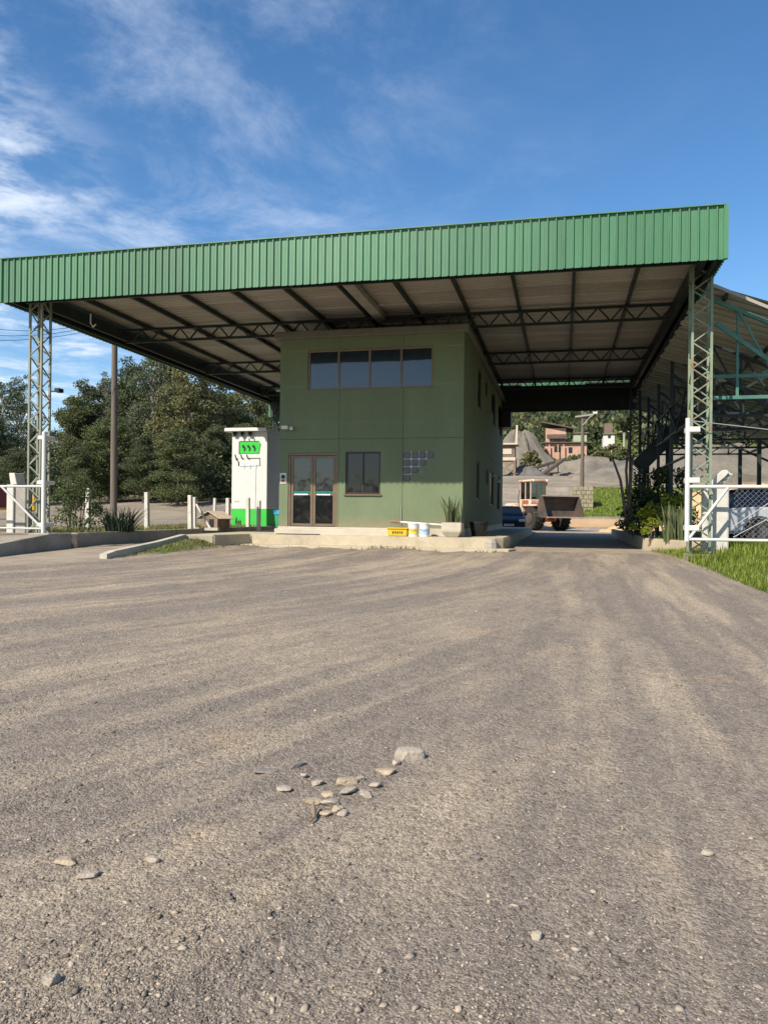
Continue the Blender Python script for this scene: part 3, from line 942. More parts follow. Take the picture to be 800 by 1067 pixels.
# small fittings
cm = MB().tube([(-7.98, Y0, 3.99), (-7.98, Y0 - .12, 3.99)], .025, 8); cm.box((-8.08, Y0 - .22, 3.95), (-7.88, Y0 - .1, 4.05))
cm.build('security_camera', M['white_metal'], off, bevel=.01)
cm2 = MB().tube([(-7.80, Y0, 3.98), (-7.80, Y0 - .10, 3.98)], .02, 8); cm2.lathe([(.05, -.05), (.055, .0), (.03, .05)], (-7.80, Y0 - .11, 3.98), 10)
cm2.build('flood_lamp', M['lamp_glass'], off, smooth=True)
MB().box((X1 - .01, 34.9, 5.45), (X1 + .42, 35.9, 6.2)).build('air_conditioner', M['black'], off, bevel=.02)
lp = MB().tube([(X1, 29.3, 2.9), (X1 + .2, 29.3, 3.0), (X1 + .35, 29.3, 2.85)], .025, 8); lp.lathe([(.03, 0), (.11, -.12), (.11, -.14)], (X1 + .35, 29.3, 2.85), 12)
lp.build('wall_lamp', M['white_metal'], off, smooth=True)
# vertical conduit on the front wall
bar_obj('conduit', (-4.49, Y0 - .012, 1.2), (-4.49, Y0 - .012, 1.72), .012, .012, M['soot'], off)

# sign by the door
sg = thing('wall_sign', 'small white sign with red and dark print beside the glass door', 'sign', (-8.07, Y0 - .012, 2.45))
MB().prism([(-8.17, 2.37), (-8.15, 2.35), (-7.99, 2.35), (-7.97, 2.37), (-7.97, 2.65), (-7.99, 2.67), (-8.15, 2.67), (-8.17, 2.65)], Y0 - .014, Y0 - .002, 'y').build('plate', M['white'], sg)
MB().prism([(-8.13, 2.50), (-8.01, 2.50), (-8.01, 2.58), (-8.07, 2.63), (-8.13, 2.58)], Y0 - .018, Y0 - .0142, 'y').build('dark_print', M['black'], sg)
MB().box((-8.125, Y0 - .018, 2.41), (-8.015, Y0 - .0142, 2.48)).build('red_print', M['lamp_red'], sg)

# ------------------------------------------------------------------ canopy
CX0, CX1, CY0, CY1 = -14.10, 3.20, 17.0, 35.4
FZ0, FZ1 = 6.82, 7.93
can = thing('canopy', 'huge flat steel canopy with green ribbed metal fascia', 'canopy', ((CX0 + CX1) / 2, (CY0 + CY1) / 2, G))
PITCH = (CX1 - CX0) / 96
NR = 6


def rib_profile(n, pitch, h=.038):
    pr = []
    for k in range(n):
        a = k * pitch
        pr += [(a, 0), (a + .010, h), (a + .036, h), (a + .050, 0)]
        pr += [(a + .050 + (pitch - .05) * .33, 0), (a + .050 + (pitch - .05) * .36, .005), (a + .050 + (pitch - .05) * .64, .005), (a + .050 + (pitch - .05) * .67, 0)]
    pr.append((n * pitch - .002, 0))
    return pr


def wave_profile(n, pitch, h=.045):
    pr = []
    for k in range(n):
        a = k * pitch
        pr += [(a, 0), (a + pitch * .30, 0), (a + pitch * .42, h), (a + pitch * .72, h), (a + pitch * .84, 0)]
    pr.append((n * pitch - .002, 0))
    return pr


def sheet_mesh(name, n, pitch, length, material):
    """ribbed sheet in local xz, ribs along z, facing -y"""
    pr = wave_profile(n, pitch) if name == 'roof_sheet' else rib_profile(n, pitch)
    mb = MB()
    vs = [(a, -d, 0) for a, d in pr] + [(a, -d, length) for a, d in pr]
    k = len(pr)
    mb.add(vs, [(i, i + 1, i + 1 + k, i + k) for i in range(k - 1)])
    me = mb.mesh(name); me.materials.append(material); return me


def put(name, me, parent, Mw):
    o = bpy.data.objects.new(name, me)
    o.matrix_basis = WM.get(parent, Matrix.Identity(4)).inverted() @ Mw
    COL.objects.link(o); o.parent = parent
    WM[o] = WM.get(parent, Matrix.Identity(4))
    return o


fm = sheet_mesh('fascia_sheet', NR, PITCH, FZ1 - FZ0, M['fascia'])
for k in range(16):
    put('fascia_sheet', fm, can, Matrix.Translation((CX0 + k * NR * PITCH, CY0 + random.uniform(-.004, .004), FZ0 + random.uniform(-.008, .008))))
sp_ = (CY1 - CY0) / 17 / NR
fs = sheet_mesh('side_fascia_sheet', NR, sp_, FZ1 - FZ0, M['fascia'])
for k in range(17):
    put('side_fascia_sheet', fs, can, Matrix.Translation((CX1 - .01, CY0 + .02 + k * NR * sp_, FZ0)) @ Matrix.Rotation(R(90), 4, 'Z'))
    put('side_fascia_sheet', fs, can, Matrix.Translation((CX0 + .01, CY0 + .02 + (k + 1) * NR * sp_, FZ0)) @ Matrix.Rotation(R(-90), 4, 'Z'))
fb = sheet_mesh('rear_fascia_sheet', NR, PITCH, FZ1 - 6.17, M['fascia'])
for k in range(16):
    put('rear_fascia_sheet', fb, can, Matrix.Translation((CX1 - k * NR * PITCH, CY1 + .02, 6.17)) @ Matrix.Rotation(R(180), 4, 'Z'))
# trims
bar_obj('fascia_trim', (CX0 - .02, CY0 - .015, FZ1 + .012), (CX1 + .02, CY0 - .015, FZ1 + .012), .09, .022, M['fascia'], can)
bar_obj('corner_trim', (CX1 + .015, CY0 - .01, FZ0), (CX1 + .015, CY0 - .01, FZ1), .09, .09, M['fascia'], can)
bar_obj('corner_trim', (CX0 - .015, CY0 - .01, FZ0), (CX0 - .015, CY0 - .01, FZ1), .09, .09, M['fascia'], can)
# dark sheets added inside the side and rear fascias, standing in for shade
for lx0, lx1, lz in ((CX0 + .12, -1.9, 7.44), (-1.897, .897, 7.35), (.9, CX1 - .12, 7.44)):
    MB().box((lx0, CY1 - .05, 6.19), (lx1, CY1 - .03, lz)).build('rear_shade_sheet', M['steel_dark'], can)
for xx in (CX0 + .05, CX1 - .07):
    MB().box((xx, CY0 + .06, FZ0 + .02), (xx + .02, CY1 - .06, 7.44)).build('side_shade_sheet', M['steel_dark'], can)
# framing behind the fascias
for yy in (CY0 + .08, CY1 - .08):
    bar_obj('fascia_rail', (CX0 + .1, yy, FZ0 + .06), (CX1 - .1, yy, FZ0 + .06), .06, .06, M['steel_dark'], can)
    bar_obj('fascia_rail', (CX0 + .1, yy, FZ1 - .1), (CX1 - .1, yy, FZ1 - .1), .06, .06, M['steel_dark'], can)
for xx in (CX0 + .12, CX1 - .12):
    for zz in (FZ0 + .08, FZ0 + .45, FZ1 - .1):
        bar_obj('fascia_rail', (xx, CY0 + .1, zz), (xx, CY1 - .1, zz), .08, .07, M['steel_dark'], can)
for xx in (CX0 + .3, CX1 - .3):
    bar_obj('edge_beam', (xx, CY0 + .12, 7.15), (xx, CY1 - .12, 7.15), .12, .34, M['steel_dark'], can)
# purlins front to back
px_list = [-13.0, -11.55, -10.08, -8.61, -7.14, -5.67, -4.20, -2.73, -1.26, .21, 1.68]
for xx in px_list:
    bar_obj('purlin', (xx, CY0 + .13, 7.385), (xx, CY1 - .13, 7.385), .075, .13, M['steel_dark'], can)
# box gutter running from the fascia to the office
bar_obj('box_gutter', (-5.30, CY0 + .15, 7.30), (-5.30, Y0 + 1, 7.30), .30, .16, M['concrete'], can)
# trusses
def truss(Y, x0, x1, zb, zt, V, parent, mchord, mweb, wc=.075, ww=.04, name='truss'):
    t = bar_obj(name, (x0, Y, zt), (x1, Y, zt), wc, wc, mchord, parent, up=(0, 1, 0))
    # sub-parts hang under a plain frame so they keep their own size
    fr = bpy.data.objects.new(name, None)
    COL.objects.link(fr); fr.parent = parent; WM[fr] = WM[parent]
    t.name = 'top_chord'; t.parent = fr
    bar_obj('bottom_chord', (x0 + .15, Y, zb), (x1 - .15, Y, zb), wc, wc * .8, mchord, fr, up=(0, 1, 0))
    n = int(round((x1 - x0) / V)); st_ = (x1 - x0) / n
    for k in range(n):
        a = x0 + k * st_
        bar_obj('web', (a, Y, zt), (a + st_ / 2, Y, zb), ww, ww, mweb, fr, up=(0, 1, 0))
        bar_obj('web', (a + st_ / 2, Y, zb), (a + st_, Y, zt), ww, ww, mweb, fr, up=(0, 1, 0))
    return fr


for Y in (17.35, 22.1, 27.7, 33.3):
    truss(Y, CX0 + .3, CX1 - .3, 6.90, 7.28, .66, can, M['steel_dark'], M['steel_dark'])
# roof sheets, ribs left to right
rp = (CY1 - CY0 - .1) / 17 / NR


def roof_sheet(length):
    return sheet_mesh('roof_sheet', NR, rp, length, M['sheet'])


rs = roof_sheet(CX1 - CX0 - .1)
for k in range(17):
    # local x -> +Y, local z -> +X, local -y -> -Z (ribs hang up: flip so the pans face down)
    Mw = Matrix(((0, 0, 1, CX0 + .05), (1, 0, 0, CY0 + .05 + k * NR * rp), (0, -1, 0, 7.46), (0, 0, 0, 1)))
    if k < 16:
        put('roof_sheet', rs, can, Mw)
    else:
        put('roof_sheet', rs, can, Mw @ Matrix.Diagonal((.93, 1, 1, 1)))
# lattice columns
def column(name, x, y, z0, z1, s, parent, mc, mbr, detail=True, step=.29, wc=.052):
    fr = None
    if detail:
        fr = bpy.data.objects.new(name, None)
        COL.objects.link(fr); fr.parent = parent; WM[fr] = WM.get(parent, Matrix.Identity(4))
    mb = MB()
    h = s / 2
    cs = [(x - h, y - h), (x + h, y - h), (x + h, y + h), (x - h, y + h)]
    def add(nm, p, q, wd, m_):
        if detail: bar_obj(nm, p, q, wd, wd, m_, fr)
        else: mb.bar(p, q, wd)
    for c_ in cs:
        add('chord', (*c_, z0), (*c_, z1), wc, mc)
    n = int((z1 - z0 - .1) / step)
    for f in range(4):
        a, b = cs[f], cs[(f + 1) % 4]
        for k in range(n):
            p, q = (a, b) if (k + f) % 2 == 0 else (b, a)
            add('brace', (*p, z0 + .05 + k * step), (*q, z0 + .05 + (k + 1) * step), .028, mbr)
    if not detail: fr = mb.build(name, mc, parent)
    else:
        MB().box((x - h - .08, y - h - .08, z0 - .25), (x + h + .08, y + h + .08, z0 - .04)).build('base_plate', M['concrete'], fr)
    return fr


column('lattice_column', 2.98, 18.45, .70, 7.2, .40, can, M['steel_rust'], M['steel_rust'])
column('lattice_column', -13.52, 17.75, .88, 7.2, .35, can, M['steel_pale'], M['steel_pale'])
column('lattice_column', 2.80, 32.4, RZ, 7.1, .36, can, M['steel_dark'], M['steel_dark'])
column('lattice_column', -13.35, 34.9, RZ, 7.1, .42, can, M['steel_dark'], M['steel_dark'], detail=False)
# small things on the left column
camr = MB().tube([(-13.15, 17.7, 4.62), (-12.85, 17.65, 4.62)], .018, 6); camr.box((-12.93, 17.55, 4.58), (-12.80, 17.75, 4.68))
camr.build('security_camera', M['black'], can)
hk = MB().tube([(-12.6, 18.6, FZ0 + .05), (-12.6, 18.6, 6.62), (-12.52, 18.6, 6.50), (-12.44, 18.6, 6.58)], .02, 6)
hk.build('hanging_hook', M['white_metal'], can)

# ------------------------------------------------------------------ side shed on the right
shd = thing('side_shed', 'lower open steel shed with sloping sheet roof right of the canopy', 'shed', (7, 19, .7))
SX0, SX1, SY0, SY1 = 3.34, 11.4, 19.0, 37.0
SZ0 = 6.86; SL = .49


def sz(xx): return SZ0 - SL * (xx - SX0)


sn = 20; srp = (SX1 - SX0) / 8 / NR
th = math.atan(SL)
slen = (SX1 - SX0) / math.cos(th)
syp = (SY1 - SY0) / 17 / NR
ssm = sheet_mesh('roof_sheet', NR, syp, slen, M['sheet'])
for k in range(17):
    Mw = Matrix(((0, math.sin(th), math.cos(th), SX0), (1, 0, 0, SY0 + k * NR * syp), (0, -math.cos(th) * -1 if False else math.cos(th) * -1, -math.sin(th), SZ0), (0, 0, 0, 1)))
    put('roof_sheet', ssm, shd, Mw)
bar_obj('roof_edge_trim', (SX0 - .03, SY0 + .02, SZ0 + .015), (SX0 - .03, SY1, SZ0 + .015), .10, .05, M['white_metal'], shd)
bar_obj('roof_edge_trim', (SX0, SY0 - .02, SZ0 - .01), (SX1, SY0 - .02, sz(SX1) - .01), .05, .07, M['sheet'], shd)
for i in range(6):
    xx = SX0 + .3 + i * 1.5
    bar_obj('purlin', (xx, SY0 + .05, sz(xx) - .09), (xx, SY1 - .05, sz(xx) - .09), .07, .1, M['steel_dark'], shd)
for j, Y in enumerate((19.35, 22.8, 26.3, 29.8, 33.3, 36.7)):
    ms = M['steel_green'] if j == 0 else M['steel_dark']  # trusses behind the front one get darker steel, their shade put into the colour
    fr = bpy.data.objects.new('truss', None); COL.objects.link(fr); fr.parent = shd; WM[fr] = WM[shd]
    zt_ = lambda q: sz(q) - .22
    bar_obj('top_chord', (SX0 + .05, Y, zt_(SX0 + .05)), (SX1 - .1, Y, zt_(SX1 - .1)), .09, .08, ms, fr, up=(0, 1, 0))
    bar_obj('upper_tie', (SX0 + .05, Y + .012, 4.80), (SX1 - 4.0, Y + .012, 4.80), .08, .08, ms, fr, up=(0, 1, 0))
    bar_obj('bottom_chord', (SX0 + .05, Y + .012, 4.30), (SX1 - 3.0, Y + .012, 4.30), .08, .08, ms, fr, up=(0, 1, 0))
    bar_obj('raking_strut', (SX0 + .1, Y - .06, 6.05), (SX0 + 2.2, Y - .06, 4.4), .09, .08, ms, fr, up=(0, 1, 0))
    bar_obj('raking_strut', (SX0 + 1.15, Y + .06, 4.85), (SX0 + 2.3, Y + .06, zt_(SX0 + 2.3)), .07, .07, ms, fr, up=(0, 1, 0))
    for k in range(5):
        q = SX0 + .6 + k * .8
        bar_obj('web', (q, Y, 4.80), (q, Y, 4.30), .06, .06, ms, fr, up=(0, 1, 0))
        if j: bar_obj('web', (q, Y + .03, 4.30), (q + .75, Y + .03, 4.80), .045, .045, ms, fr, up=(0, 1, 0))
        if k < 3:
            bar_obj('web', (q, Y, 4.80), (q, Y, zt_(q)), .055, .055, ms, fr, up=(0, 1, 0))
            bar_obj('web', (q, Y - .03, zt_(q)), (q + .75, Y - .03, 4.85), .05, .05, ms, fr, up=(0, 1, 0))
for Y in (22.8, 26.3, 29.8, 33.3, 36.7):
    bar_obj('post', (SX0 + .05, Y - .1, .8), (SX0 + .05, Y - .1, 6.6), .10, .10, M['steel_dark'], shd)
    bar_obj('post', (7.6, Y - .1, .5), (7.6, Y - .1, 4.6), .14, .14, M['steel_dark'], shd)
for k, zz in enumerate((3.2, 4.1, 5.0)):
    bar_obj('side_rail', (SX0 + .02, 22.9, zz), (SX0 + .02, SY1 - .2, zz), .06, .06, M['steel_dark'], shd)
for k in range(8):
    ya = 22.9 + k * 1.7
    bar_obj('side_brace', (SX0 - .02, ya, 4.1 if k % 2 else 5.0), (SX0 - .02, ya + 1.7, 5.0 if k % 2 else 4.1), .045, .045, M['steel_dark'], shd)
# dark inclined conveyor inside the shed
a, b = at(664, 487, 31), at(722, 428, 31)
cv = thing('conveyor', 'dark thick conveyor boom slanting up behind the gate post', 'conveyor', (a.x, 31, RZ))
MB().bar(a, b, .9, .55).build('boom', M['steel_dark'], cv, bevel=.03)
for p_, q_ in ((.12, .0), (.55, .0), (.9, 0)):
    c_ = a.lerp(b, p_)
    bar_obj('leg', (c_.x, 30.7, gz(c_.x, 30.7)), (c_.x, 30.7, c_.z - .1), .09, .09, M['steel_dark'], cv)
    bar_obj('leg', (c_.x, 31.3, gz(c_.x, 31.3)), (c_.x, 31.3, c_.z - .1), .09, .09, M['steel_dark'], cv)

# ------------------------------------------------------------------ gates
def chain_link(x0, x1, y, z0, z1, parent, step=.11, r_=.002):
    mb = MB()
    w_, h_ = x1 - x0, z1 - z0
    for sgn in (1, -1):
        k = -h_
        while k < w_:
            a0, a1 = max(k, 0), min(k + h_, w_)
            if a1 - a0 > .02:
                if sgn > 0: p, q = (x0 + a0, y, z0 + a0 - k), (x0 + a1, y, z0 + a1 - k)
                else: p, q = (x0 + a0, y + .006, z1 - (a0 - k)), (x0 + a1, y + .006, z1 - (a1 - k))
                mb.tube([p, q], r_, 4, cap=False)
            k += step
    return mb.build('wire_mesh', M['wire'], parent)


gr = thing('right_gate', 'white tubular gate with chain link mesh in front of the silver car', 'gate', (2.67, 18.0, .9))
gr.name = 'tube_gate'
GY = 18.0
T = lambda nm, pts, r_, par=gr, m_=None: MB().tube(pts, r_, 10).build(nm, m_ or M['white_metal'], par, smooth=True)
T('gate_post', [(2.67, GY, .96), (2.67, GY, 3.67)], .055)
T('top_rail', [(2.7, GY, 2.16), (6.8, GY, 2.16)], .04)
T('bottom_rail', [(2.7, GY, 1.0), (6.8, GY, 1.0)], .036)
T('brace', [(2.72, GY - .01, 1.03), (3.50, GY - .01, 2.14)], .034)
T('brace', [(3.62, GY - .012, 1.30), (4.55, GY - .012, 1.98)], .012, m_=M['wire'])
T('brace', [(3.62, GY + .02, 1.06), (4.70, GY + .02, 1.70)], .012, m_=M['wire'])
T('gate_stile', [(5.0, GY, 1.0), (5.0, GY, 2.16)], .03)
T('end_stile', [(6.8, GY, .96), (6.8, GY, 2.2)], .045)
for zz in (3.42, 2.30, 1.25):
    MB().box((2.63, GY - .05, zz - .06), (2.92, GY + .30, zz + .06)).build('hinge_plate', M['white_metal'], gr, bevel=.01)
T('stay_cable', [(2.69, GY, 3.62), (6.8, GY, 3.05)], .010, m_=M['wire'])
chain_link(3.62, 6.76, GY, 1.03, 2.12, gr)
pil = thing('fence_pillar', 'wide white concrete pillar with angled top arm behind the right gate', 'pillar', (3.33, 18.62, .75))
MB().box((3.07, 18.5, .55), (3.62, 18.72, 2.17)).build('shaft', M['post_white'], pil, bevel=.02, seg=2)
arm = MB().prism([(3.16, 2.16), (3.28, 2.16), (3.56, 2.42), (3.62, 2.50), (3.58, 2.56), (3.48, 2.55), (3.38, 2.46)], 18.5, 18.58, 'y')
arm.prism([(3.34, 2.16), (3.46, 2.16), (3.64, 2.40), (3.68, 2.50), (3.62, 2.52)], 18.64, 18.72, 'y')
arm.build('angled_arm', M['post_white'], pil, bevel=.012)
for k in range(3):
    c_ = Vector((3.38 + .08 * k, 18.52, 2.28 + .085 * k))
    MB().box((c_.x, 18.57, c_.z), (c_.x + .16, 18.65, c_.z + .03)).build('cross_piece', M['post_white'], pil)

M['grey_tube'] = mat('dull grey white tube', (0.46, 0.46, 0.44), 0.5, 0, .1, 4, world=True)
gl = thing('tube_gate', 'white tubular gate with diagonal brace at the left edge, opened beside the pale lattice column', 'gate', (-13.1, 17.0, .9))
LGY = 17.15
lgp = at(46.5, 450, LGY)
T('gate_post', [(lgp.x, LGY, RZ + .02), (lgp.x, LGY, lgp.z)], .055, gl)
T('top_rail', [(lgp.x, LGY, 2.10), (lgp.x - 4.5, LGY, 2.10)], .033, gl, M['grey_tube'])
T('bottom_rail', [(lgp.x, LGY, 1.02), (lgp.x - 4.5, LGY, 1.02)], .026, gl, M['grey_tube'])
T('brace', [(lgp.x - .05, LGY - .01, 1.05), (lgp.x - 1.25, LGY - .01, 2.10)], .03, gl, M['grey_tube'])
for zz in (3.35, 2.20, 1.12):
    MB().box((lgp.x - .18, LGY - .03, zz - .05), (lgp.x + .03, LGY + .40, zz + .05)).build('hinge_plate', M['white_metal'], gl, bevel=.01)
MB().box((lgp.x - .3, LGY - .2, RZ - .15), (lgp.x + .3, LGY + .2, RZ + .04)).build('footing', M['concrete'], gl, bevel=.02)
p_ = at(13, 545, 18.2)
pl = thing('fence_pillar', 'white concrete pillar with tilted grey cap at the far left behind the gate', 'pillar', (p_.x, 18.2, .75))
MB().box((p_.x - .11, 18.1, .5), (p_.x + .11, 18.5, 2.18)).build('shaft', M['post_white'], pl, bevel=.015)
MB().prism([(p_.x + .0, 2.18), (p_.x + .20, 2.18), (p_.x + .12, 2.50), (p_.x - .06, 2.50)], 18.12, 18.5, 'y').build('tilted_cap', M['post_white'], pl, bevel=.01)
MB().box((p_.x + .115, 18.16, .5), (p_.x + .45, 18.46, 2.15)).build('grey_return', M['concrete'], pl, bevel=.02)

# ------------------------------------------------------------------ white kiosk tower
KX0, KX1, KY0, KY1 = -14.46, -12.78, 32.0, 33.8
KZ1 = 5.08
ks = thing('meter_kiosk', 'tall white masonry kiosk with bright green base and green emblem', 'kiosk', ((KX0 + KX1) / 2, KY0, RZ))
MB().box((KX0, KY0, RZ + .76), (KX1, KY1, KZ1)).build('tower', M['white'], ks, bevel=.015)
MB().box((KX0 - .006, KY0 - .006, RZ - .15), (KX1 + .006, KY1 + .006, RZ + .757)).build('green_base', M['kiosk_green'], ks, bevel=.012)
MB().box((KX0 - .27, KY0 - .25, KZ1), (KX1 + .05, KY1 + .15, KZ1 + .16)).build('roof_slab', M['white'], ks, bevel=.02)
for k in range(3):
    c_ = (KX0 + .16 + .36 * k, KY0 - .10, KZ1)
    MB().lathe([(.03, 0), (.10, -.03), (.04, -.06), (.12, -.09), (.04, -.13), (.08, -.16), (.03, -.19)], c_, 10).build('insulator', M['black'], ks)
gp = MB().prism([(KX0 + .38, 4.12), (KX1 - .38, 4.12), (KX1 - .34, 4.45), (KX1 - .30, 4.52), (KX1 - .37, 4.63), (KX0 + .38, 4.63)], KY0 - .030, KY0 - .002, 'y').build('green_panel', M['kiosk_green'], ks)
MB().box((KX0 + .34, KY0 - .034, 4.10), (KX0 + .385, KY0 - .003, 4.65)).build('panel_edge', M['black'], gp)
MB().box((KX0 + .385, KY0 - .034, 4.632), (KX1 - .40, KY0 - .003, 4.665)).build('panel_edge', M['black'], gp)
for k in range(3):
    bx_ = KX0 + .47 + k * .24
    MB().prism([(bx_ + .02, 4.46), (bx_ + .10, 4.50), (bx_ + .16, 4.42), (bx_ + .20, 4.36), (bx_ + .16, 4.22), (bx_ + .11, 4.22), (bx_ + .13, 4.33), (bx_ + .05, 4.38)], KY0 - .05, KY0 - .0305, 'y').build('black_mark', M['black'], gp)
    MB().tube([(bx_ + .12, KY0 - .02, 4.66), (bx_ + .10, KY0 - .05, 4.82)], .016, 6).build('feeder_wire', M['soot'], ks)
ln_ = MB()
for k in range(3):
    bx_ = KX0 + .15 + k * .28
    ln_.tube([(bx_, KY0 - .02, 4.06), (bx_ + .05, KY0 - .04, 3.90), (bx_ + .14, KY0 - .02, 3.88)], .022, 6)
ln_.tube([(KX0 + .20, KY0 - .02, 3.86), (KX0 + .33, KY0 - .02, 3.74), (KX0 + .33, KY0 - .02, 3.56)], .022, 6)
ln_.tube([(KX0 + .80, KY0 - .015, 3.90), (KX1 - .34, KY0 - .015, 3.90), (KX1 - .34, KY0 - .015, 3.58)], .013, 6)
ln_.build('cable_run', M['black'], ks)
ln2 = MB().tube([(KX0 + .40, KY0 - .012, 3.54), (KX1 - .30, KY0 - .012, 3.58)], .012, 6)
for k in range(3):
    ln2.box((KX0 + .58 + .28 * k, KY0 - .02, 3.45), (KX0 + .62 + .28 * k, KY0 - .004, 3.62))
ln2.build('blue_conduit', M['bluepipe'], ks)
ln3 = MB().tube([(KX1 - .52, KY0 - .008, 3.45), (KX1 - .54, KY0 - .008, RZ + .1)], .009, 6)
ln3.build('conduit', M['soot'], ks)
for k in range(4):
    MB().box((KX0 + .15 + .06 * k, KY0 - .004, 1.93 + .008 * (k % 2)), (KX0 + .185 + .06 * k, KY0 + .0, 2.0)).build('stencil_letter', M['soot'], ks)
for k in range(3):
    bx_ = KX0 + .22 + k * .1
    MB().prism([(bx_, RZ + .05), (bx_ + .05, RZ + .05), (bx_ + .06, RZ + .2 + .15 * (k == 0)), (bx_ + .02, RZ + .3 + .12 * (k == 0)), (bx_ - .03, RZ + .18)], KY0 - .012, KY0 - .0065, 'y').build('dark_stain', M['black'], ks)

# white fence posts behind the lane wall
posts = [(92, 509, 551, .0, 'behind the leafy shrub'), (153.5, 513, 551, 0, 'standing alone between the shrub and the dog house'), (198.7, 516, 551.3, 0, 'left of the pair by the dog house'),
         (203, 518, 551.0, 0, 'with a diagonal prop beside the dog house'), (223.5, 519, 547.5, 0, 'standing behind the dog house'),
         (237.5, 519, 549.8, 0, 'between the dog house and the white kiosk'), (258.5, 518.5, 549.3, 0, 'in front of the green kiosk base, nearer its middle'), (269.5, 521.5, 549.2, 0, 'in front of the green kiosk base, nearer its right corner')]
for i, (u, vt, vb, _, s) in enumerate(posts):
    b = atz(u, vb, RZ)
    top = at(u, vt, b.y)
    t = thing('fence_post', 'slim white concrete fence post ' + s, 'post', (b.x, b.y, RZ), group='white fence posts behind the lane wall')
    tl = random.uniform(-.03, .03)
    hw = .075 if i not in (3, 4) else .06
    MB().prism([(-hw, -.2), (hw, -.2), (hw * .9 + tl, top.z - RZ), (-hw * .9 + tl, top.z - RZ)], -hw, hw, 'y').build('shaft', M['post_white'], t, bevel=.012, local=True)
    if i == 3:
        MB().bar((.06, 0, .9), (.62, 0, .03), .07, .07).build('prop', M['post_white'], t, local=True)
        MB().box((-.1, -.1, -.05), (.95, .1, .05)).build('foot_slab', M['whitewash'], t, local=True)
# dog house
b = atz(221, 550.5, RZ)
dh = thing('dog_house', 'small wooden dog house with pale pitched roof beside the fence posts', 'dog house', (b.x, b.y + .3, RZ), rz=R(-18))
dh.scale = (.78, .78, .72)
for k in range(4):
    MB().box((-.55 + .27 * k, -.42, .02), (-.55 + .27 * k + .262, -.39, .62)).build('wall_board', M['wood'], dh, bevel=.004, local=True)
MB().box((-.55, -.388, .02), (.53, .40, .6)).build('body', M['wood'], dh, bevel=.01, local=True)
MB().prism([(-.02, -.424), (.30, -.424), (.30, -.36), (-.02, -.36)], .05, .48, 'z').build('door_opening', M['black'], dh, local=True)
MB().prism([(-.55, .6), (.53, .6), (0, .86)], -.40, .39, 'y').build('gable', M['wood'], dh, local=True)
for s_ in (-1, 1):
    MB().bar((s_ * .78, -.02, .50), (0, -.02, .90), 1.05, .035, up=(0, 0, 1)).build('roof_slope', M['tile_brown'], dh, local=True, bevel=.005)
# bin by the office corner
bn = thing('waste_bin', 'green plastic bin with blue rim at the left corner of the office', 'bin', (-8.50, 22.6, RZ))
MB().lathe([(.17, .0), (.19, .02), (.25, .58), (.235, .58), (.18, .06)], (0, 0, 0), 18).build('tub', M['bin_green'], bn, smooth=True, local=True)
MB().lathe([(.252, .56), (.275, .57), (.285, .70), (.26, .71), (.25, .6)], (0, 0, 0), 18).build('blue_rim', M['bin_blue'], bn, smooth=True, local=True)
MB().bar((.05, 0, .7), (.10, 0, 1.0), .05, .03).build('white_rag', M['white'], bn, local=True)

# ------------------------------------------------------------------ things along the office front
mt = thing('door_mat', 'thin dark mat lying on the platform before the door', 'mat', (-7.35, 20.9, RZ))
MB().box((-8.0, 20.72, RZ + .002), (-6.75, 21.02, RZ + .022)).build('mat_body', M['mat'], mt, bevel=.006)
c_ = at(414.5, 560, 21.0)
yc = thing('yellow_crate', 'yellow plastic crate with dark lettering on the platform by the wall', 'crate', (c_.x, 21.05, RZ))
MB().prism([(-.27, .0), (.27, .0), (.29, .20), (-.29, .20)], -.16, .16, 'y').build('shell', M['yellow'], yc, bevel=.02, seg=2, local=True)
MB().box((-.30, -.18, .20), (.30, .18, .235)).build('rim', M['yellow'], yc, bevel=.012, local=True)
for k in range(5):
    MB().box((-.14 + .065 * k, -.172, .07 + .01 * (k % 2)), (-.105 + .065 * k, -.158, .14)).build('letter', M['mat'], yc, local=True)
for u, lab, lm, zz in ((430.5, 'white paint bucket with yellow band beside the yellow crate', 'bucket_yellow', .36), (442, 'white paint bucket with pale blue band next to the concrete pot', 'bucket_blue', .36)):
    c_ = at(u, 560, 21.0)
    bk = thing('paint_bucket', lab, 'bucket', (c_.x, 21.0, RZ), group='paint buckets by the wall')
    MB().lathe([(.135, 0), (.15, .36), (.14, .36), (.125, .02)], n=20).build('pail', M['bucket_white'], bk, smooth=True, local=True)
    MB().lathe([(.158, .33), (.162, .37), (.0, .385)], n=20).build('lid', M['bucket_white'], bk, smooth=True, local=True)
    MB().lathe([(.1415, .06), (.1485, .22)], n=20).build('label_band', M[lm], bk, smooth=True, local=True)
    MB().tube([(-.16, 0, .33), (-.12, -.13, .22), (0, -.17, .17), (.12, -.13, .22), (.16, 0, .33)], .005, 6).build('handle', M['wire'], bk, local=True)
a, b = at(407, 543.2, 20.95), at(462, 547, 20.95)
br = thing('broom', 'long pale pole with brown end lying across the buckets', 'broom', (a.x, 20.95, a.z))
mid_ = a.lerp(b, .18)
MB().tube([a, mid_], [.045, .038], 8).build('brown_head', M['wood'], br, smooth=True)
MB().tube([mid_, b], .025, 8).build('pale_pole', M['white_metal'], br, smooth=True)


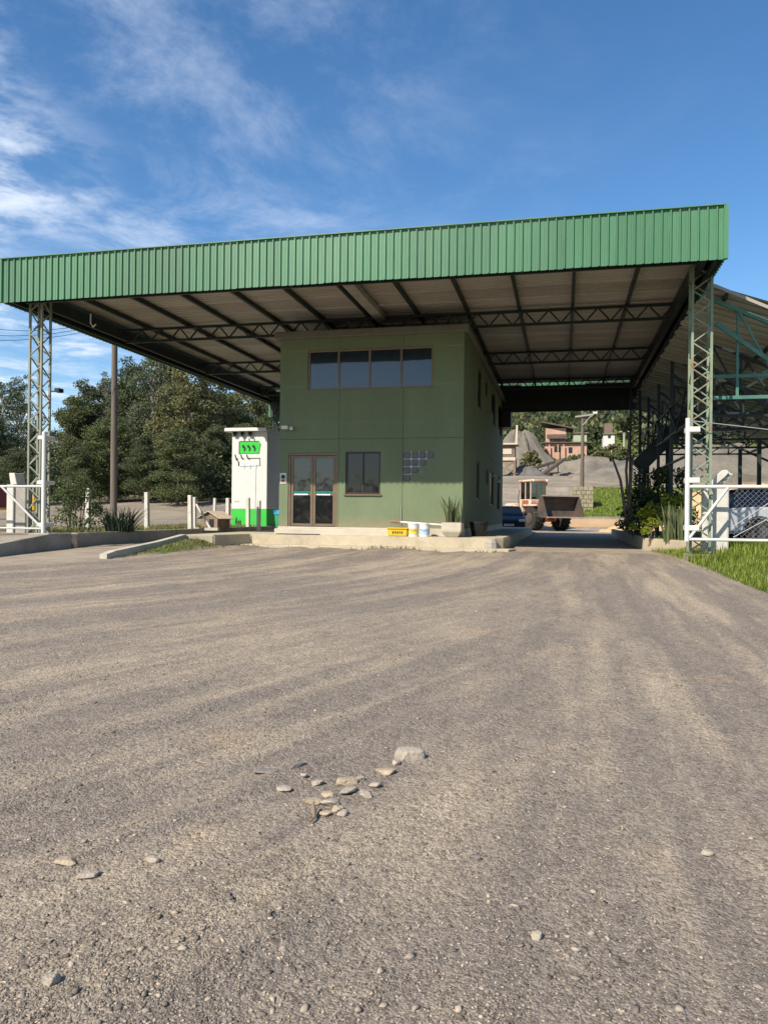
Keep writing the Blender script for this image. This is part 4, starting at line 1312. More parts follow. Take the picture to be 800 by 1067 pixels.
def strap_leaves(name, material, parent, n, r_, h0, h1, wid, lean=.25, seed=0, local=True, base=0.0):
    rg = random.Random(seed)
    mb = MB()
    for k in range(n):
        a = rg.uniform(0, 6.28); rr = r_ * math.sqrt(rg.random())
        h = rg.uniform(h0, h1); ln = rg.gauss(0, lean); la = a + rg.gauss(0, .7)
        d = Vector((math.cos(la), math.sin(la), 0)); s = Vector((-d.y, d.x, 0))
        tw = rg.uniform(0, 3.14); s = (s * math.cos(tw) + d * math.sin(tw))
        p0 = Vector((rr * math.cos(a), rr * math.sin(a), base))
        prev = None
        m_ = 5
        for j in range(m_ + 1):
            t_ = j / m_
            c_ = p0 + Vector((0, 0, h * t_)) + d * abs(ln) * h * t_ * t_
            wv = wid * (.55 + .9 * t_ - 1.35 * t_ ** 3) * .5
            if j == m_: wv = .002
            vs = [c_ - s * wv, c_ + d * wv * .25, c_ + s * wv]
            b_ = len(mb.v); mb.v += [tuple(q) for q in vs]
            if prev is not None:
                mb.f += [(prev, prev + 1, b_ + 1, b_), (prev + 1, prev + 2, b_ + 2, b_ + 1)]
            prev = b_
    return mb.build(name, material, parent, local=local)


c_ = at(471, 561, 20.95)
pt = thing('potted_plant', 'square tapered concrete pot with upright striped leaves at the office corner', 'potted plant', (c_.x, 21.0, RZ))
MB().add([(-.17, -.17, 0), (.17, -.17, 0), (.17, .17, 0), (-.17, .17, 0), (-.27, -.27, .16), (.27, -.27, .16), (.27, .27, .16), (-.27, .27, .16), (-.28, -.28, .40), (.28, -.28, .40), (.28, .28, .40), (-.28, .28, .40)],
         [(0, 3, 2, 1), (0, 1, 5, 4), (1, 2, 6, 5), (2, 3, 7, 6), (3, 0, 4, 7), (4, 5, 9, 8), (5, 6, 10, 9), (6, 7, 11, 10), (7, 4, 8, 11), (8, 9, 10, 11)]).build('pot', M['plinth'], pt, bevel=.018, seg=2, local=True)
MB().box((-.25, -.25, .38), (.25, .25, .412)).build('soil', M['soil'], pt, local=True)
strap_leaves('leaves', M['strap'], pt, 34, .20, .35, .78, .05, .22, 3, base=.40)
c_ = at(497, 559, 21.6)
bp = thing('black_pot', 'dark round pot standing in the shade at the side wall', 'pot', (-2.35, 22.2, RZ))
MB().lathe([(.19, 0), (.21, .03), (.26, .36), (.28, .37), (.28, .42), (.25, .42), (.20, .1)], n=20).build('pot_body', M['black'], bp, smooth=True, local=True)
ch = thing('kerb_stone', 'chipped concrete lump at the rounded corner of the platform kerb', 'stone', (-1.85, 20.6, G))
MB().lathe([(.16, .0), (.19, .05), (.18, .22), (.12, .30), (.02, .32)], (0, 0, 0), 9).build('lump', M['concrete'], ch, local=True)

# ------------------------------------------------------------------ vehicles
def car(name, label, loc, rz, paint, roofm, hatch=True):
    t = thing(name, label, 'car', loc, rz)
    Lb = dict(parent=t, local=True)
    def arch(cx, r_, n=9):
        return [(cx + r_ * math.cos(math.pi * k / (n - 1)), .30 + r_ * math.sin(math.pi * k / (n - 1))) for k in range(n)]
    outline = [(-1.95, .24), (-2.02, .45), (-2.02, .70), (-1.96, .90), (-1.2, .95), (.1, .93), (.85, .90), (1.55, .80), (1.90, .66), (1.98, .48), (1.94, .24)]
    outline += arch(1.25, .36) + arch(-1.18, .36)
    MB().prism(outline, -.82, .82, 'y').build('body', paint, t, bevel=.06, seg=3, smooth=True, local=True)
    a_, b_ = (-1.95 if hatch else -1.55), .80
    ta, tb = (-1.60 if hatch else -1.05), .02
    def frus(x0, x1, tx0, tx1, y0, y1, z0, z1):
        return [(x0, -y0, z0), (x1, -y0, z0), (x1, y0, z0), (x0, y0, z0), (tx0, -y1, z1), (tx1, -y1, z1), (tx1, y1, z1), (tx0, y1, z1)]
    fc = [(0, 3, 2, 1), (4, 5, 6, 7), (0, 1, 5, 4), (1, 2, 6, 5), (2, 3, 7, 6), (3, 0, 4, 7)]
    MB().add(frus(a_, b_, ta, tb, .74, .57, .90, 1.36), fc).build('window_glass', M['car_glass'], bevel=.03, seg=2, **Lb)
    MB().add(frus(ta - .05, tb + .06, ta + .08, tb - .10, .60, .54, 1.352, 1.42), fc).build('roof', roofm, bevel=.03, seg=2, smooth=True, **Lb)
    for s in (-1, 1):
        for (p, q) in (((b_, .74), (tb, .575)), ((-.45, .752), (-.52, .588)), ((a_ + .05, .745), (ta, .578))):
            MB().bar((p[0], s * p[1], .90), (q[0], s * q[1], 1.37), .06, .035, up=(1, 0, 0)).build('pillar', roofm, t, local=True)
        MB().box((1.76, s * .66 - .15, .58), (1.975, s * .66 + .15, .72)).build('headlight', M['lamp_glass'], t, bevel=.03, local=True)
        MB().box((-2.04, s * .68 - .12, .62), (-1.93, s * .68 + .12, .86)).build('tail_lamp', M['lamp_red'], t, bevel=.02, local=True)
        MB().box((.50, s * .80 - .02 if s > 0 else s * .96, .93), (.62, s * .96 if s > 0 else s * .80 + .02, 1.06)).build('mirror', M['black'], t, bevel=.03, local=True)
        MB().box((-.95, s * .822 - .006, .80), (-.80, s * .822 + .006, .83)).build('door_handle', M['black'], t, local=True)
        for xx in (1.25, -1.18):
            wh = MB().lathe([(.19, -.10), (.28, -.105), (.31, -.08), (.31, .08), (.28, .105), (.19, .10)], (xx, s * .74, .31), 22, 'y').build('wheel', M['rubber'], t, smooth=True, local=True)
            MB().lathe([(.05, s * .09), (.10, s * .08), (.19, s * .06), (.20, s * .09), (.19, s * .10)], (xx, s * .74, .31), 14, 'y').build('rim', M['rim'], wh, local=True)
    MB().box((1.955, -.26, .36), (1.99, .26, .48)).build('number_plate', M['plate'], t, local=True)
    MB().box((1.93, -.42, .56), (1.985, .42, .66)).build('grille', M['black'], t, bevel=.01, local=True)
    MB().box((1.90, -.80, .22), (1.985, .80, .32)).build('bumper_lip', M['black'], t, bevel=.02, local=True)
    return t


car('parked_car', 'silver hatchback parked behind the white right gate', (5.95, 21.9, gz(5.0, 21.9) + .0), R(4), M['silver'], M['black'])
cpos = at(529, 555, 41.8)
car('parked_car', 'dark blue car standing in shade at the rear corner of the office', (cpos.x, 42.4, G + .01), R(-86), M['navy'], M['navy'], hatch=False)

# wheel loader
lb = at(566, 545, 49.5)
ld = thing('wheel_loader', 'dusty orange and white wheel loader with raised bucket beyond the canopy', 'loader', (lb.x - .6, 50.0, G), rz=R(-90 + 34))
Lk = dict(local=True)
for sx_ in (1.45, -1.45):
    for s in (-1, 1):
        wmb = MB().lathe([(.30, -.26), (.66, -.28), (.74, -.20), (.76, 0), (.74, .20), (.66, .28), (.30, .26)], (sx_, s * 1.0, .76), 26, 'y')
        for k in range(20):
            a_ = 2 * math.pi * k / 20
            for hs_ in (-1, 1):
                b_ = a_ + (.16 if hs_ > 0 else 0)
                wmb.bar((sx_ + .745 * math.cos(b_), s * 1.0 + hs_ * .02, .76 + .745 * math.sin(b_)), (sx_ + .74 * math.cos(b_ + .12), s * 1.0 + hs_ * .27, .76 + .74 * math.sin(b_ + .12)), .06, .07, up=(math.cos(b_), 0, math.sin(b_)))
        wh = wmb.build('wheel', M['rubber'], ld, smooth=True, **Lk)
        MB().lathe([(.08, s * .27), (.12, s * .20), (.30, s * .16), (.34, s * .29), (.30, s * .30)], (sx_, s * 1.0, .76), 14, 'y').build('rim', M['bucket_steel'], wh, **Lk)
MB().prism([(-2.9, .75), (-.5, .65), (-.5, 1.55), (-1.2, 1.75), (-2.7, 1.70), (-2.95, 1.4)], -.62, .62, 'y').build('engine_cover', M['loader'], ld, bevel=.06, seg=2, **Lk)
MB().prism([(-.4, .6), (1.9, .55), (2.0, .95), (1.2, 1.65), (.3, 1.7), (-.4, 1.2)], -.40, .40, 'y').build('front_frame', M['loader_red'], ld, bevel=.04, **Lk)
cab = MB().box((-.75, -.62, 1.5), (.55, .62, 1.95)).build('cab', M['loader'], ld, bevel=.04, **Lk)
for (xx, yy) in ((-.72, -.58), (-.72, .58), (.50, -.58), (.50, .58), (-.10, -.58), (-.10, .58)):
    bar_obj('cab_post', (0, 0, 0), (0, 0, 1), .07, .07, M['loader'], ld).matrix_basis = Matrix.Translation((xx, yy, 2.5)) @ Matrix.Diagonal((.07, .07, 1.12, 1))
for s in (-1, 1):
    MB().box((-.70, s * .57 - .008, 1.96), (.48, s * .57 + .008, 3.04)).build('side_pane', M['glass_clear'], cab, **Lk)
for xx in (-.71, .49):
    MB().box((xx - .008, -.55, 1.96), (xx + .008, .55, 3.04)).build('end_pane', M['glass_clear'], cab, **Lk)
MB().box((-.85, -.68, 3.05), (.66, .68, 3.2)).build('cab_roof', M['loader'], cab, bevel=.04, **Lk)
for s in (-1, 1):
    MB().prism([(.3, 1.55), (.75, 1.8), (2.5, 1.30), (2.62, 1.0), (2.35, 1.0)], s * .52 - .09, s * .52 + .09, 'y').build('lift_arm', M['loader_red'], ld, bevel=.02, **Lk)
    MB().tube([(.4, s * .36, 1.1), (2.0, s * .42, 1.25)], .07, 10).build('hydraulic_ram', M['worn_edge'], ld, smooth=True, **Lk)
    MB().prism([(-2.2, 1.50), (-.7, 1.50), (-.6, 1.35), (-.75, 1.38), (-2.1, 1.38)], s * 1.0 - .28, s * 1.0 + .28, 'y').build('fender', M['loader'], ld, bevel=.02, **Lk)
    MB().prism([(.75, 1.62), (2.15, 1.62), (2.2, 1.5), (.7, 1.5)], s * 1.0 - .28, s * 1.0 + .28, 'y').build('fender', M['loader'], ld, bevel=.02, **Lk)
MB().tube([(-1.9, .3, 1.7), (-1.9, .3, 2.5)], .05, 8).build('exhaust', M['black'], ld, **Lk)
MB().box((-3.05, -.55, .8), (-2.93, .55, 1.55)).build('radiator_grille', M['black'], ld, bevel=.02, **Lk)
for s in (-1, 1):
    MB().lathe([(.03, -.05), (.10, -.03), (.11, .03), (.09, .05)], (.58, s * .5, 3.12), 12, 'y').build('work_lamp', M['lamp_glass'], ld, **Lk)
    for k in range(3):
        MB().box((-.55, s * .66 - .05 * s, .55 + .28 * k), (-.15, s * .66 + .10 * s, .60 + .28 * k)).build('step', M['black'], ld, **Lk)
    MB().tube([(-.75, s * .66, 1.2), (-.78, s * .70, 2.0), (-.75, s * .66, 2.6)], .022, 6).build('handrail', M['black'], ld, **Lk)
    MB().box((-.45, s * .628 - .01, 1.55), (.3, s * .628 + .01, 1.90)).build('door_panel', M['loader_red'], ld, **Lk)
MB().prism([(1.1, 1.5), (1.5, 2.0), (2.3, 1.75), (2.3, 1.55)], -.10, .10, 'y').build('tilt_link', M['bucket_steel'], ld, bevel=.02, **Lk)
MB().tube([(.35, 0, 1.75), (1.4, 0, 1.9)], .09, 10).build('tilt_ram', M['worn_edge'], ld, smooth=True, **Lk)
MB().box((-.30, -.25, 1.7), (.1, .25, 2.35)).build('seat', M['black'], cab, bevel=.05, **Lk)
# bucket: curved shell, open to the front
bpf = [(3.55, .82), (2.85, .80), (2.60, .92), (2.48, 1.2), (2.50, 1.6), (2.66, 1.95), (2.95, 2.15)]
inn = [(3.55, .86), (2.87, .85), (2.65, .96), (2.54, 1.22), (2.56, 1.58), (2.70, 1.90), (2.95, 2.10)]
bkt = MB()
for (p0, p1), (q0, q1) in zip(zip(bpf[:-1], bpf[1:]), zip(inn[:-1], inn[1:])):
    bkt.prism([p0, p1, q1, q0], -1.3, 1.3, 'y')
bko = bkt.build('bucket', M['bucket_steel'], ld, **Lk)
for s in (-1, 1):
    MB().prism(bpf, s * 1.3 - .03, s * 1.3 + .03, 'y').build('bucket_side', M['bucket_steel'], bko, **Lk)
MB().box((3.50, -1.34, .80), (3.66, 1.34, .87)).build('cutting_edge', M['worn_edge'], bko, **Lk)
MB().box((2.90, -1.33, 2.09), (2.98, 1.33, 2.17)).build('spill_guard', M['worn_edge'], bko, **Lk)

# ------------------------------------------------------------------ background things
def block_house(name, label, u0, u1, v0, v1, Y, depth, wallm, roofm, wins=(), roof='slab', over=.4, doors=()):
    a, b = at(u0, v1, Y), at(u1, v0, Y)
    t = thing(name, label, 'house', ((a.x + b.x) / 2, Y, a.z))
    base_z = a.z - 3
    W = MB().box((a.x, Y, base_z), (b.x, Y + depth, b.z)).build('wall', wallm, t)
    if roof == 'slab':
        MB().prism([(Y - over, b.z + .05), (Y + depth + over, b.z + .45), (Y + depth + over, b.z + .65), (Y - over, b.z + .25)], a.x - over, b.x + over, 'x').build('roof', roofm, t)
    else:
        MB().prism([(a.x - over, b.z), (b.x + over, b.z), ((a.x + b.x) / 2, b.z + (b.x - a.x) * .32)], Y - over, Y + depth + over, 'y').build('roof', roofm, t)
    for (wu0, wu1, wv0, wv1) in wins:
        p, q = at(wu0, wv1, Y), at(wu1, wv0, Y)
        wf = MB().box((p.x, Y - .06, p.z), (q.x, Y + .05, q.z)).build('window', M['dark_frame'], t)
        MB().box((p.x + .1, Y - .09, p.z + .1), (q.x - .1, Y - .061, q.z - .1)).build('pane', M['glass_dark'], wf)
    return t


ph = block_house('pink_house', 'salmon pink two-storey house with dark roofs on the slope', 567, 611, 462, 482, 130, 7, M['pink'], M['roof_dark'],
                 wins=((577, 584, 465, 471), (592, 596, 466, 472)), over=.5)
a, b = at(568, 461, 131), at(589.5, 446, 131)
MB().box((a.x, 131, a.z - .4), (b.x, 137, b.z)).build('upper_storey', M['pink'], ph)
MB().prism([(a.x - .7, b.z + .9), (b.x + 1.2, b.z - .2), (b.x + 1.2, b.z + .05), (a.x - .7, b.z + 1.15)], 130.2, 137.5, 'y').build('upper_roof', M['roof_dark'], ph)
p, q = at(569.5, 457.5, 129.9), at(590, 453.5, 129.9)
MB().prism([(129.2, p.z), (131, p.z + .9), (131, q.z + .2), (129.2, p.z + .18)], p.x, q.x, 'x').build('awning', M['roof_dark'], ph)
for u in (572, 581, 587):
    p = at(u, 478, 129.4); q = at(u, 463, 129.4)
    bar_obj('porch_post', p, q, .16, .16, M['pink'], ph)
block_house('garden_house', 'small beige hut with grey roof left of the pink house', 556, 567, 469, 484, 126, 4, M['beige'], M['roof_brown'], wins=((558.5, 562, 470.5, 473.5),), over=.25)
block_house('green_house', 'pale green house peeking over the pink house roof', 597, 611, 452, 464, 140, 6, M['paleg'], M['roof_brown'], over=.3)
wh_ = block_house('white_house', 'white cottage with brown roof among the trees on the hill', 628, 640, 452.5, 466, 165, 6, M['white'], M['roof_brown'], wins=((633, 636, 453.5, 456.5),), roof='gable', over=.3)
a, b = at(629.5, 453, 168), at(638, 441, 168)
MB().box((a.x, 168, a.z - 1), (b.x, 172, b.z)).build('rear_storey', M['roof_brown'], wh_)


def pile(name, label, u, Y, vtop, rx, ry, material, seed, base=None):
    """angle-of-repose heap"""
    p = at(u, vtop, Y)
    z0 = float(ground_z(p.x, Y)) if base is None else base
    h = p.z - z0
    n, m_ = 96, 30
    ang = np.linspace(0, 2 * math.pi, n, endpoint=False)
    vs, fs = [], []
    for j in range(m_ + 1):
        t_ = j / m_
        for k in range(n):
            a = 2 * math.pi * k / n
            wob = 1 + .16 * math.sin(2 * a + seed) + .09 * math.sin(5 * a + seed * 2) + .05 * math.sin(11 * a + seed)
            rr = t_ * wob
            zz = h * (.5 + .5 * math.cos(math.pi * min(1, t_ ** 1.12))) * (1 - .14 * math.sin(3 * a + seed) * t_) + random.uniform(-.06, .06) * h * .4
            vs.append((rx * rr * math.cos(a), ry * rr * math.sin(a), zz if j < m_ else -1.0))
    va = np.array(vs)
    inner = va[:, 2] > -.5
    va[:, 2] += inner * (fbm(va[:, 0] * .55 + seed * 9, va[:, 1] * .55, 13, 4) - .5) * h * .30
    vs = va.tolist()
    for j in range(m_):
        for k in range(n):
            fs.append((j * n + k, j * n + (k + 1) % n, (j + 1) * n + (k + 1) % n, (j + 1) * n + k))
    mb = MB().add(vs, fs)
    o = mb.build(name, material, smooth=True)
    o.location = (p.x, Y, z0)
    return tag(o, label, 'gravel pile', 'heaps of crushed stone in the yard')


pile('gravel_pile', 'large rounded pale grey stone heap behind the timber hopper', 542, 122, 449.5, 5.6, 5, M['gravel_pile'], 1.0)
pile('gravel_pile', 'broad grey gravel heap right of the utility pole foot', 620, 108, 476.5, 8.5, 6, M['gravel_pile'], 2.3)
pile('gravel_pile', 'darker gravel heap at the right beside the bare stems', 648, 104, 481, 4.8, 4, M['gravel_dark'], 4.1)
pile('gravel_pile', 'grey gravel slope under the conveyors below the pink house', 583, 110, 480, 7.0, 5, M['gravel_pile'], 5.0)
pile('gravel_pile', 'black gravel heap under the conveyor feet', 549, 103, 484, 3.0, 3, M['gravel_dark'], 3.0)
pile('gravel_pile', 'long grey stone bank seen through the side shed', 745, 92, 463, 17, 7, M['gravel_pile'], 6.0)
sp2 = pile('sand_pile', 'low orange sand heap seen between the shed posts and the silver car', 790, 48, 508.5, 8.0, 4, M['sand'], 2.0)
sp2['category'] = 'sand pile'; del sp2['group']
# sand berm in front of the grass bank
# timber hopper
a, b = at(525, 496, 100), at(537, 461, 100)
hp = thing('timber_hopper', 'dark timber hopper shed on legs at the far end of the office', 'hopper', ((a.x + b.x) / 2, 100, a.z))
hx0, hx1 = a.x - 1.5, b.x
for xx in (hx0, hx1 - .25):
    for yy in (100, 102.5):
        bar_obj('leg', (xx + .12, yy, a.z - 1), (xx + .12, yy, a.z + 2.3), .28, .28, M['wood'], hp)
bar_obj('cross_brace', (hx0, 99.9, a.z + .3), (hx1, 99.9, a.z + 1.9), .14, .14, M['wood'], hp)
bar_obj('cross_brace', (hx0, 99.85, a.z + 1.9), (hx1, 99.85, a.z + .3), .14, .14, M['wood'], hp)
MB().box((hx0, 99.8, a.z + 2.0), (hx1, 102.8, a.z + 2.4)).build('deck', M['tile_brown'], hp)
MB().box((hx0 + .2, 100, a.z + 2.4), (hx1 - .1, 102.6, b.z - .3)).build('shed_wall', M['roof_brown'], hp)
MB().box((hx0 + .4, 99.93, b.z - 1.5), (hx1 - .5, 99.99, b.z - .8)).build('shutter', M['tile_brown'], hp)
MB().box((hx0 - .3, 99.5, b.z - .3), (hx1 + .3, 103, b.z - .1)).build('roof', M['tile_brown'], hp)
p, q = at(538, 458, 101), at(538.5, 447, 101)
bar_obj('mast', (hx1, 101, b.z - .2), (hx1 + .1, 101, q.z + .5), .25, .25, M['tile_brown'], hp)
# yard conveyors
for i, ((u0, v0), (u1, v1), lab) in enumerate((((563, 496), (587, 478.5), 'longer dark conveyor sloping up the heap below the pink house'), ((553, 489), (577, 481.5), 'shorter dark conveyor sloping left of the longer one'))):
    p, q = at(u0, v0, 101 + i), at(u1, v1, 103 + i)
    c = thing('conveyor', lab, 'conveyor', (p.x, p.y, p.z - .5), group='conveyors on the stone heaps')
    MB().bar(p, q, .8, .35).build('boom', M['roof_dark'], c)
    for t_ in (.3, .75):
        s = p.lerp(q, t_)
        bar_obj('leg', (s.x, s.y, s.z - 2.2), (s.x, s.y, s.z), .16, .16, M['wood'], c)
# utility poles
pb, ptp = at(606, 512, 74), at(607, 430, 74)
up = thing('utility_pole', 'grey utility pole with crossarm and street lamp behind the stone block', 'utility pole', (pb.x, 74, pb.z))
MB().tube([(pb.x, 74, pb.z - 1.5), (ptp.x, 74, ptp.z + .3)], [.20, .13], 10).build('shaft', M['wood_pole'], up, smooth=True)
bar_obj('crossarm', (ptp.x - .7, 73.8, ptp.z - .4), (ptp.x + 1.0, 73.8, ptp.z - .2), .14, .14, M['concrete'], up)
MB().tube([(ptp.x, 73.8, ptp.z - 1.2), (ptp.x + .6, 73.8, ptp.z - .5), (ptp.x + 1.1, 73.8, ptp.z - .1)], .05, 6).build('lamp_arm', M['concrete'], up)
MB().box((ptp.x + .9, 73.6, ptp.z - .18), (ptp.x + 1.3, 74.0, ptp.z + .02)).build('lamp_head', M['white_metal'], up, bevel=.03)
pb, ptp = at(650, 470, 150), at(650, 447, 150)
up2 = thing('utility_pole', 'distant pale pole among the hillside shrubs', 'utility pole', (pb.x, 150, pb.z))
MB().tube([(pb.x, 150, pb.z - 2), (ptp.x, 150, ptp.z)], [.28, .2], 8).build('shaft', M['concrete'], up2, smooth=True)
bar_obj('crossarm', (ptp.x - .9, 149.8, ptp.z - .5), (ptp.x + .9, 149.8, ptp.z - .5), .18, .18, M['concrete'], up2)
# masonry block
a, b = at(597, 525, 66), at(618, 507, 66)
sb_ = thing('stone_block', 'mossy square masonry block on the grass bank beyond the loader', 'masonry block', ((a.x + b.x) / 2, 66, a.z))
rows = 5
rh = (b.z - a.z + .3) / rows
for j in range(rows):
    n_ = 4
    off_ = 0 if j % 2 == 0 else .5
    x_ = a.x
    ks_ = [a.x] + [a.x + (b.x - a.x) * (k + 1 - off_ * .9) / n_ for k in range(n_)] + [b.x]
    ks_ = sorted(set(round(q_, 3) for q_ in ks_ if a.x <= q_ <= b.x + .001))
    for c0_, c1_ in zip(ks_[:-1], ks_[1:]):
        if c1_ - c0_ < .06: continue
        dd = random.uniform(0, .04)
        MB().box((c0_ + .012, 66 - dd, a.z - .3 + j * rh + .012), (c1_ - .012, 67.6, a.z - .3 + (j + 1) * rh - .012)).build('stone', M['stone'], sb_, bevel=.02)
MB().box((a.x + .03, 66.05, a.z - .6), (b.x - .03, 67.55, b.z - .03)).build('core', M['concrete'], sb_)

# wooden pole on the left with wires
pb = at(118.5, 545, 34)
wp = thing('wooden_pole', 'tall dark wooden utility pole rising behind the left shrub', 'utility pole', (pb.x, 34, gz(pb.x, 34)))
MB().tube([(pb.x, 34, gz(pb.x, 34) - .3), (pb.x - .02, 34, 6), (pb.x - .05, 34, 11.3)], [.17, .155, .13], 12).build('shaft', M['wood_pole'], wp, smooth=True)
bar_obj('crossarm', (pb.x - .9, 33.9, 10.8), (pb.x + .9, 33.9, 10.8), .1, .12, M['wood_pole'], wp)
for k, (dx, u0, v0) in enumerate(((-.8, -60, 332), (0, -60, 343), (.8, -60, 351))):
    e = at(u0, v0, 28); s = Vector((pb.x + dx, 33.9, 10.9))
    pts_ = []
    for j in range(9):
        t_ = j / 8
        c_ = s.lerp(e, t_); c_.z -= .5 * 4 * t_ * (1 - t_)
        pts_.append(c_)
    MB().tube(pts_, .012, 5).build('wire', M['cable'], wp)
# red trailer and yellow box on the far left
p = at(2, 536, 42)
rt = thing('red_trailer', 'dark red trailer body with yellow lower stripe at the far left edge', 'trailer', (p.x - 1.2, 42, gz(p.x, 42)))
zt0 = gz(p.x, 42)
MB().box((p.x - 3.2, 41, zt0 + .75), (p.x + .35, 43, zt0 + 2.0)).build('body', M['red'], rt, bevel=.04)
MB().box((p.x - 3.2, 40.98, zt0 + .60), (p.x + .37, 43.02, zt0 + .75)).build('yellow_stripe', M['yellow'], rt)
for xx in (p.x - 2.4, p.x - .5):
    MB().lathe([(.2, -.12), (.40, -.12), (.43, 0), (.40, .12), (.2, .12)], (xx, 41.1, zt0 + .43), 18, 'y').build('wheel', M['rubber'], rt, smooth=True)
p = at(34, 525, 24)
yb = thing('yellow_box', 'small yellow box on a white pipe seen through the left lattice column', 'box', (p.x, 24, RZ))
MB().box((p.x - .15, 23.9, p.z - .25), (p.x + .15, 24.1, p.z + .25)).build('box_body', M['yellow'], yb, bevel=.03)
MB().tube([(p.x + .03, 24, RZ - .2), (p.x + .03, 24, p.z + .7)], .04, 8).build('pipe', M['white_metal'], yb, smooth=True)


# ------------------------------------------------------------------ plants
def leaf_cloud(centres, radii, counts, size, rg, flat=.0, shape='quad', droop=0.0):
    """quads scattered in ellipsoid clumps, denser to the outside"""
    vs, n = [], 0
    allc, alls = [], []
    for c, r_, k in zip(centres, radii, counts):
        d = rg.normal(size=(k, 3)); d /= np.linalg.norm(d, axis=1)[:, None]
        rad = rg.random(k) ** .45
        allc.append(np.asarray(c) + d * rad[:, None] * np.asarray(r_))
    P = np.concatenate(allc); k = len(P)
    s = size * rg.uniform(.55, 1.35, k)
    nrm = rg.normal(size=(k, 3)); nrm[:, 2] = np.abs(nrm[:, 2]) + flat; nrm /= np.linalg.norm(nrm, axis=1)[:, None]
    t = np.cross(nrm, rg.normal(size=(k, 3))); t /= np.linalg.norm(t, axis=1)[:, None]
    t[:, 2] -= droop; t /= np.linalg.norm(t, axis=1)[:, None]
    b = np.cross(nrm, t); b /= np.maximum(np.linalg.norm(b, axis=1), 1e-6)[:, None]
    s = s[:, None]
    bend = nrm * s * .18
    v = np.stack([P - t * s * .5, P + b * s * .30 - bend, P + t * s * .5, P - b * s * .30 - bend], 1).reshape(-1, 3)
    f = np.arange(4 * k).reshape(k, 4)
    return v, f


def tree_meshes(seed, H, W, crown0, leafm, barkm, nclump, per, leaf, top_w=.5, gaps=.0):
    """returns (trunk mesh, crown mesh)"""
    rg = np.random.default_rng(seed)
    mb = MB()
    lean = rg.normal(0, .03, 2)
    def axis(t_): return Vector((lean[0] * H * t_ + .12 * math.sin(3 * t_ + seed), lean[1] * H * t_ + .12 * math.cos(2.3 * t_ + seed), H * t_))
    r0 = H * .017
    mb.tube([axis(k / 8 * .93) - Vector((0, 0, .3 if k == 0 else 0)) for k in range(9)], [r0 * (1.25 if k == 0 else 1 - .85 * k / 8) for k in range(9)], 8)
    cs, rs, ks = [], [], []
    for i in range(nclump):
        t_ = crown0 + (1 - crown0) * (rg.random() ** .9)
        q = (t_ - crown0) / (1 - crown0)
        env = W * (.35 + .65 * math.sin(math.pi * min(1, .12 + q * .78)) ** .8) * (1 - (1 - top_w) * q ** 2)
        a = rg.uniform(0, 2 * math.pi); rr = env * rg.uniform(.25, 1.0)
        c = axis(min(t_, .97)) + Vector((rr * math.cos(a), rr * math.sin(a), rg.normal(0, .03) * H))
        sz_ = W * rg.uniform(.20, .40) * (1 - .35 * q)
        cs.append(c); rs.append((sz_ * 1.15, sz_ * 1.15, sz_ * .72)); ks.append(int(per * (sz_ / (W * .3)) ** 1.6) + 6)
        if i % 2 == 0:
            s = axis(max(.15, t_ - .14))
            m_ = s.lerp(c, .55) + Vector((0, 0, .05 * H * .3))
            mb.tube([s, m_, c], [r0 * .32 * (1.1 - t_ * .6), r0 * .2, r0 * .07], 5, cap=False)
    v, f = leaf_cloud(cs, rs, ks, leaf, rg)
    tm = mb.mesh('trunk', smooth=True); tm.materials.append(barkm)
    cmn = bpy.data.meshes.new('crown')
    cmn.from_pydata(v.tolist(), [], f.tolist()); cmn.materials.append(leafm)
    return tm, cmn


KINDS = {
    'dark': [tree_meshes(s, 14, 3.6, .10, M['leaf_dark'], M['bark'], 125, 165, .27, .5) for s in (1, 2)],
    'mid': [tree_meshes(s, 13, 3.8, .08, M['leaf_mid'], M['bark'], 125, 165, .27, .6) for s in (3, 4)],
    'olive': [tree_meshes(s, 11.5, 3.6, .06, M['leaf_olive'], M['bark'], 125, 165, .27, .65) for s in (5,)],
    'gum': [tree_meshes(s, 15, 3.2, .30, M['leaf_gum'], M['bark_pale'], 85, 120, .26, .65) for s in (6, 7)],
    'small': [tree_meshes(s, 5, 2.2, .02, M['leaf_mid'], M['bark'], 40, 80, .28, .7) for s in (8,)],
}
BASEH = {'dark': 14, 'mid': 13, 'olive': 11.5, 'gum': 15, 'small': 5}


TREES_PER = 1


def tree(kind, var, u, vtop, Y, label, group='trees behind the left fence', wf=1.0):
    p = at(u, vtop, Y)
    z0 = float(ground_z(p.x, Y)) - .1
    h = (p.z - z0) * 1.03
    t = thing('gum_tree' if kind == 'gum' else 'broadleaf_tree' if kind != 'small' else 'young_tree', label, 'tree', (p.x, Y, z0), rz=random.uniform(0, 6.28), group=group)
    s = h / BASEH[kind]
    t.scale = (s * wf, s * wf, s)
    tm, cmn = KINDS[kind][var % len(KINDS[kind])]
    for nm, me in (('trunk', tm), ('crown', cmn)):
        o = bpy.data.objects.new(nm, me); COL.objects.link(o); o.parent = t
    return t


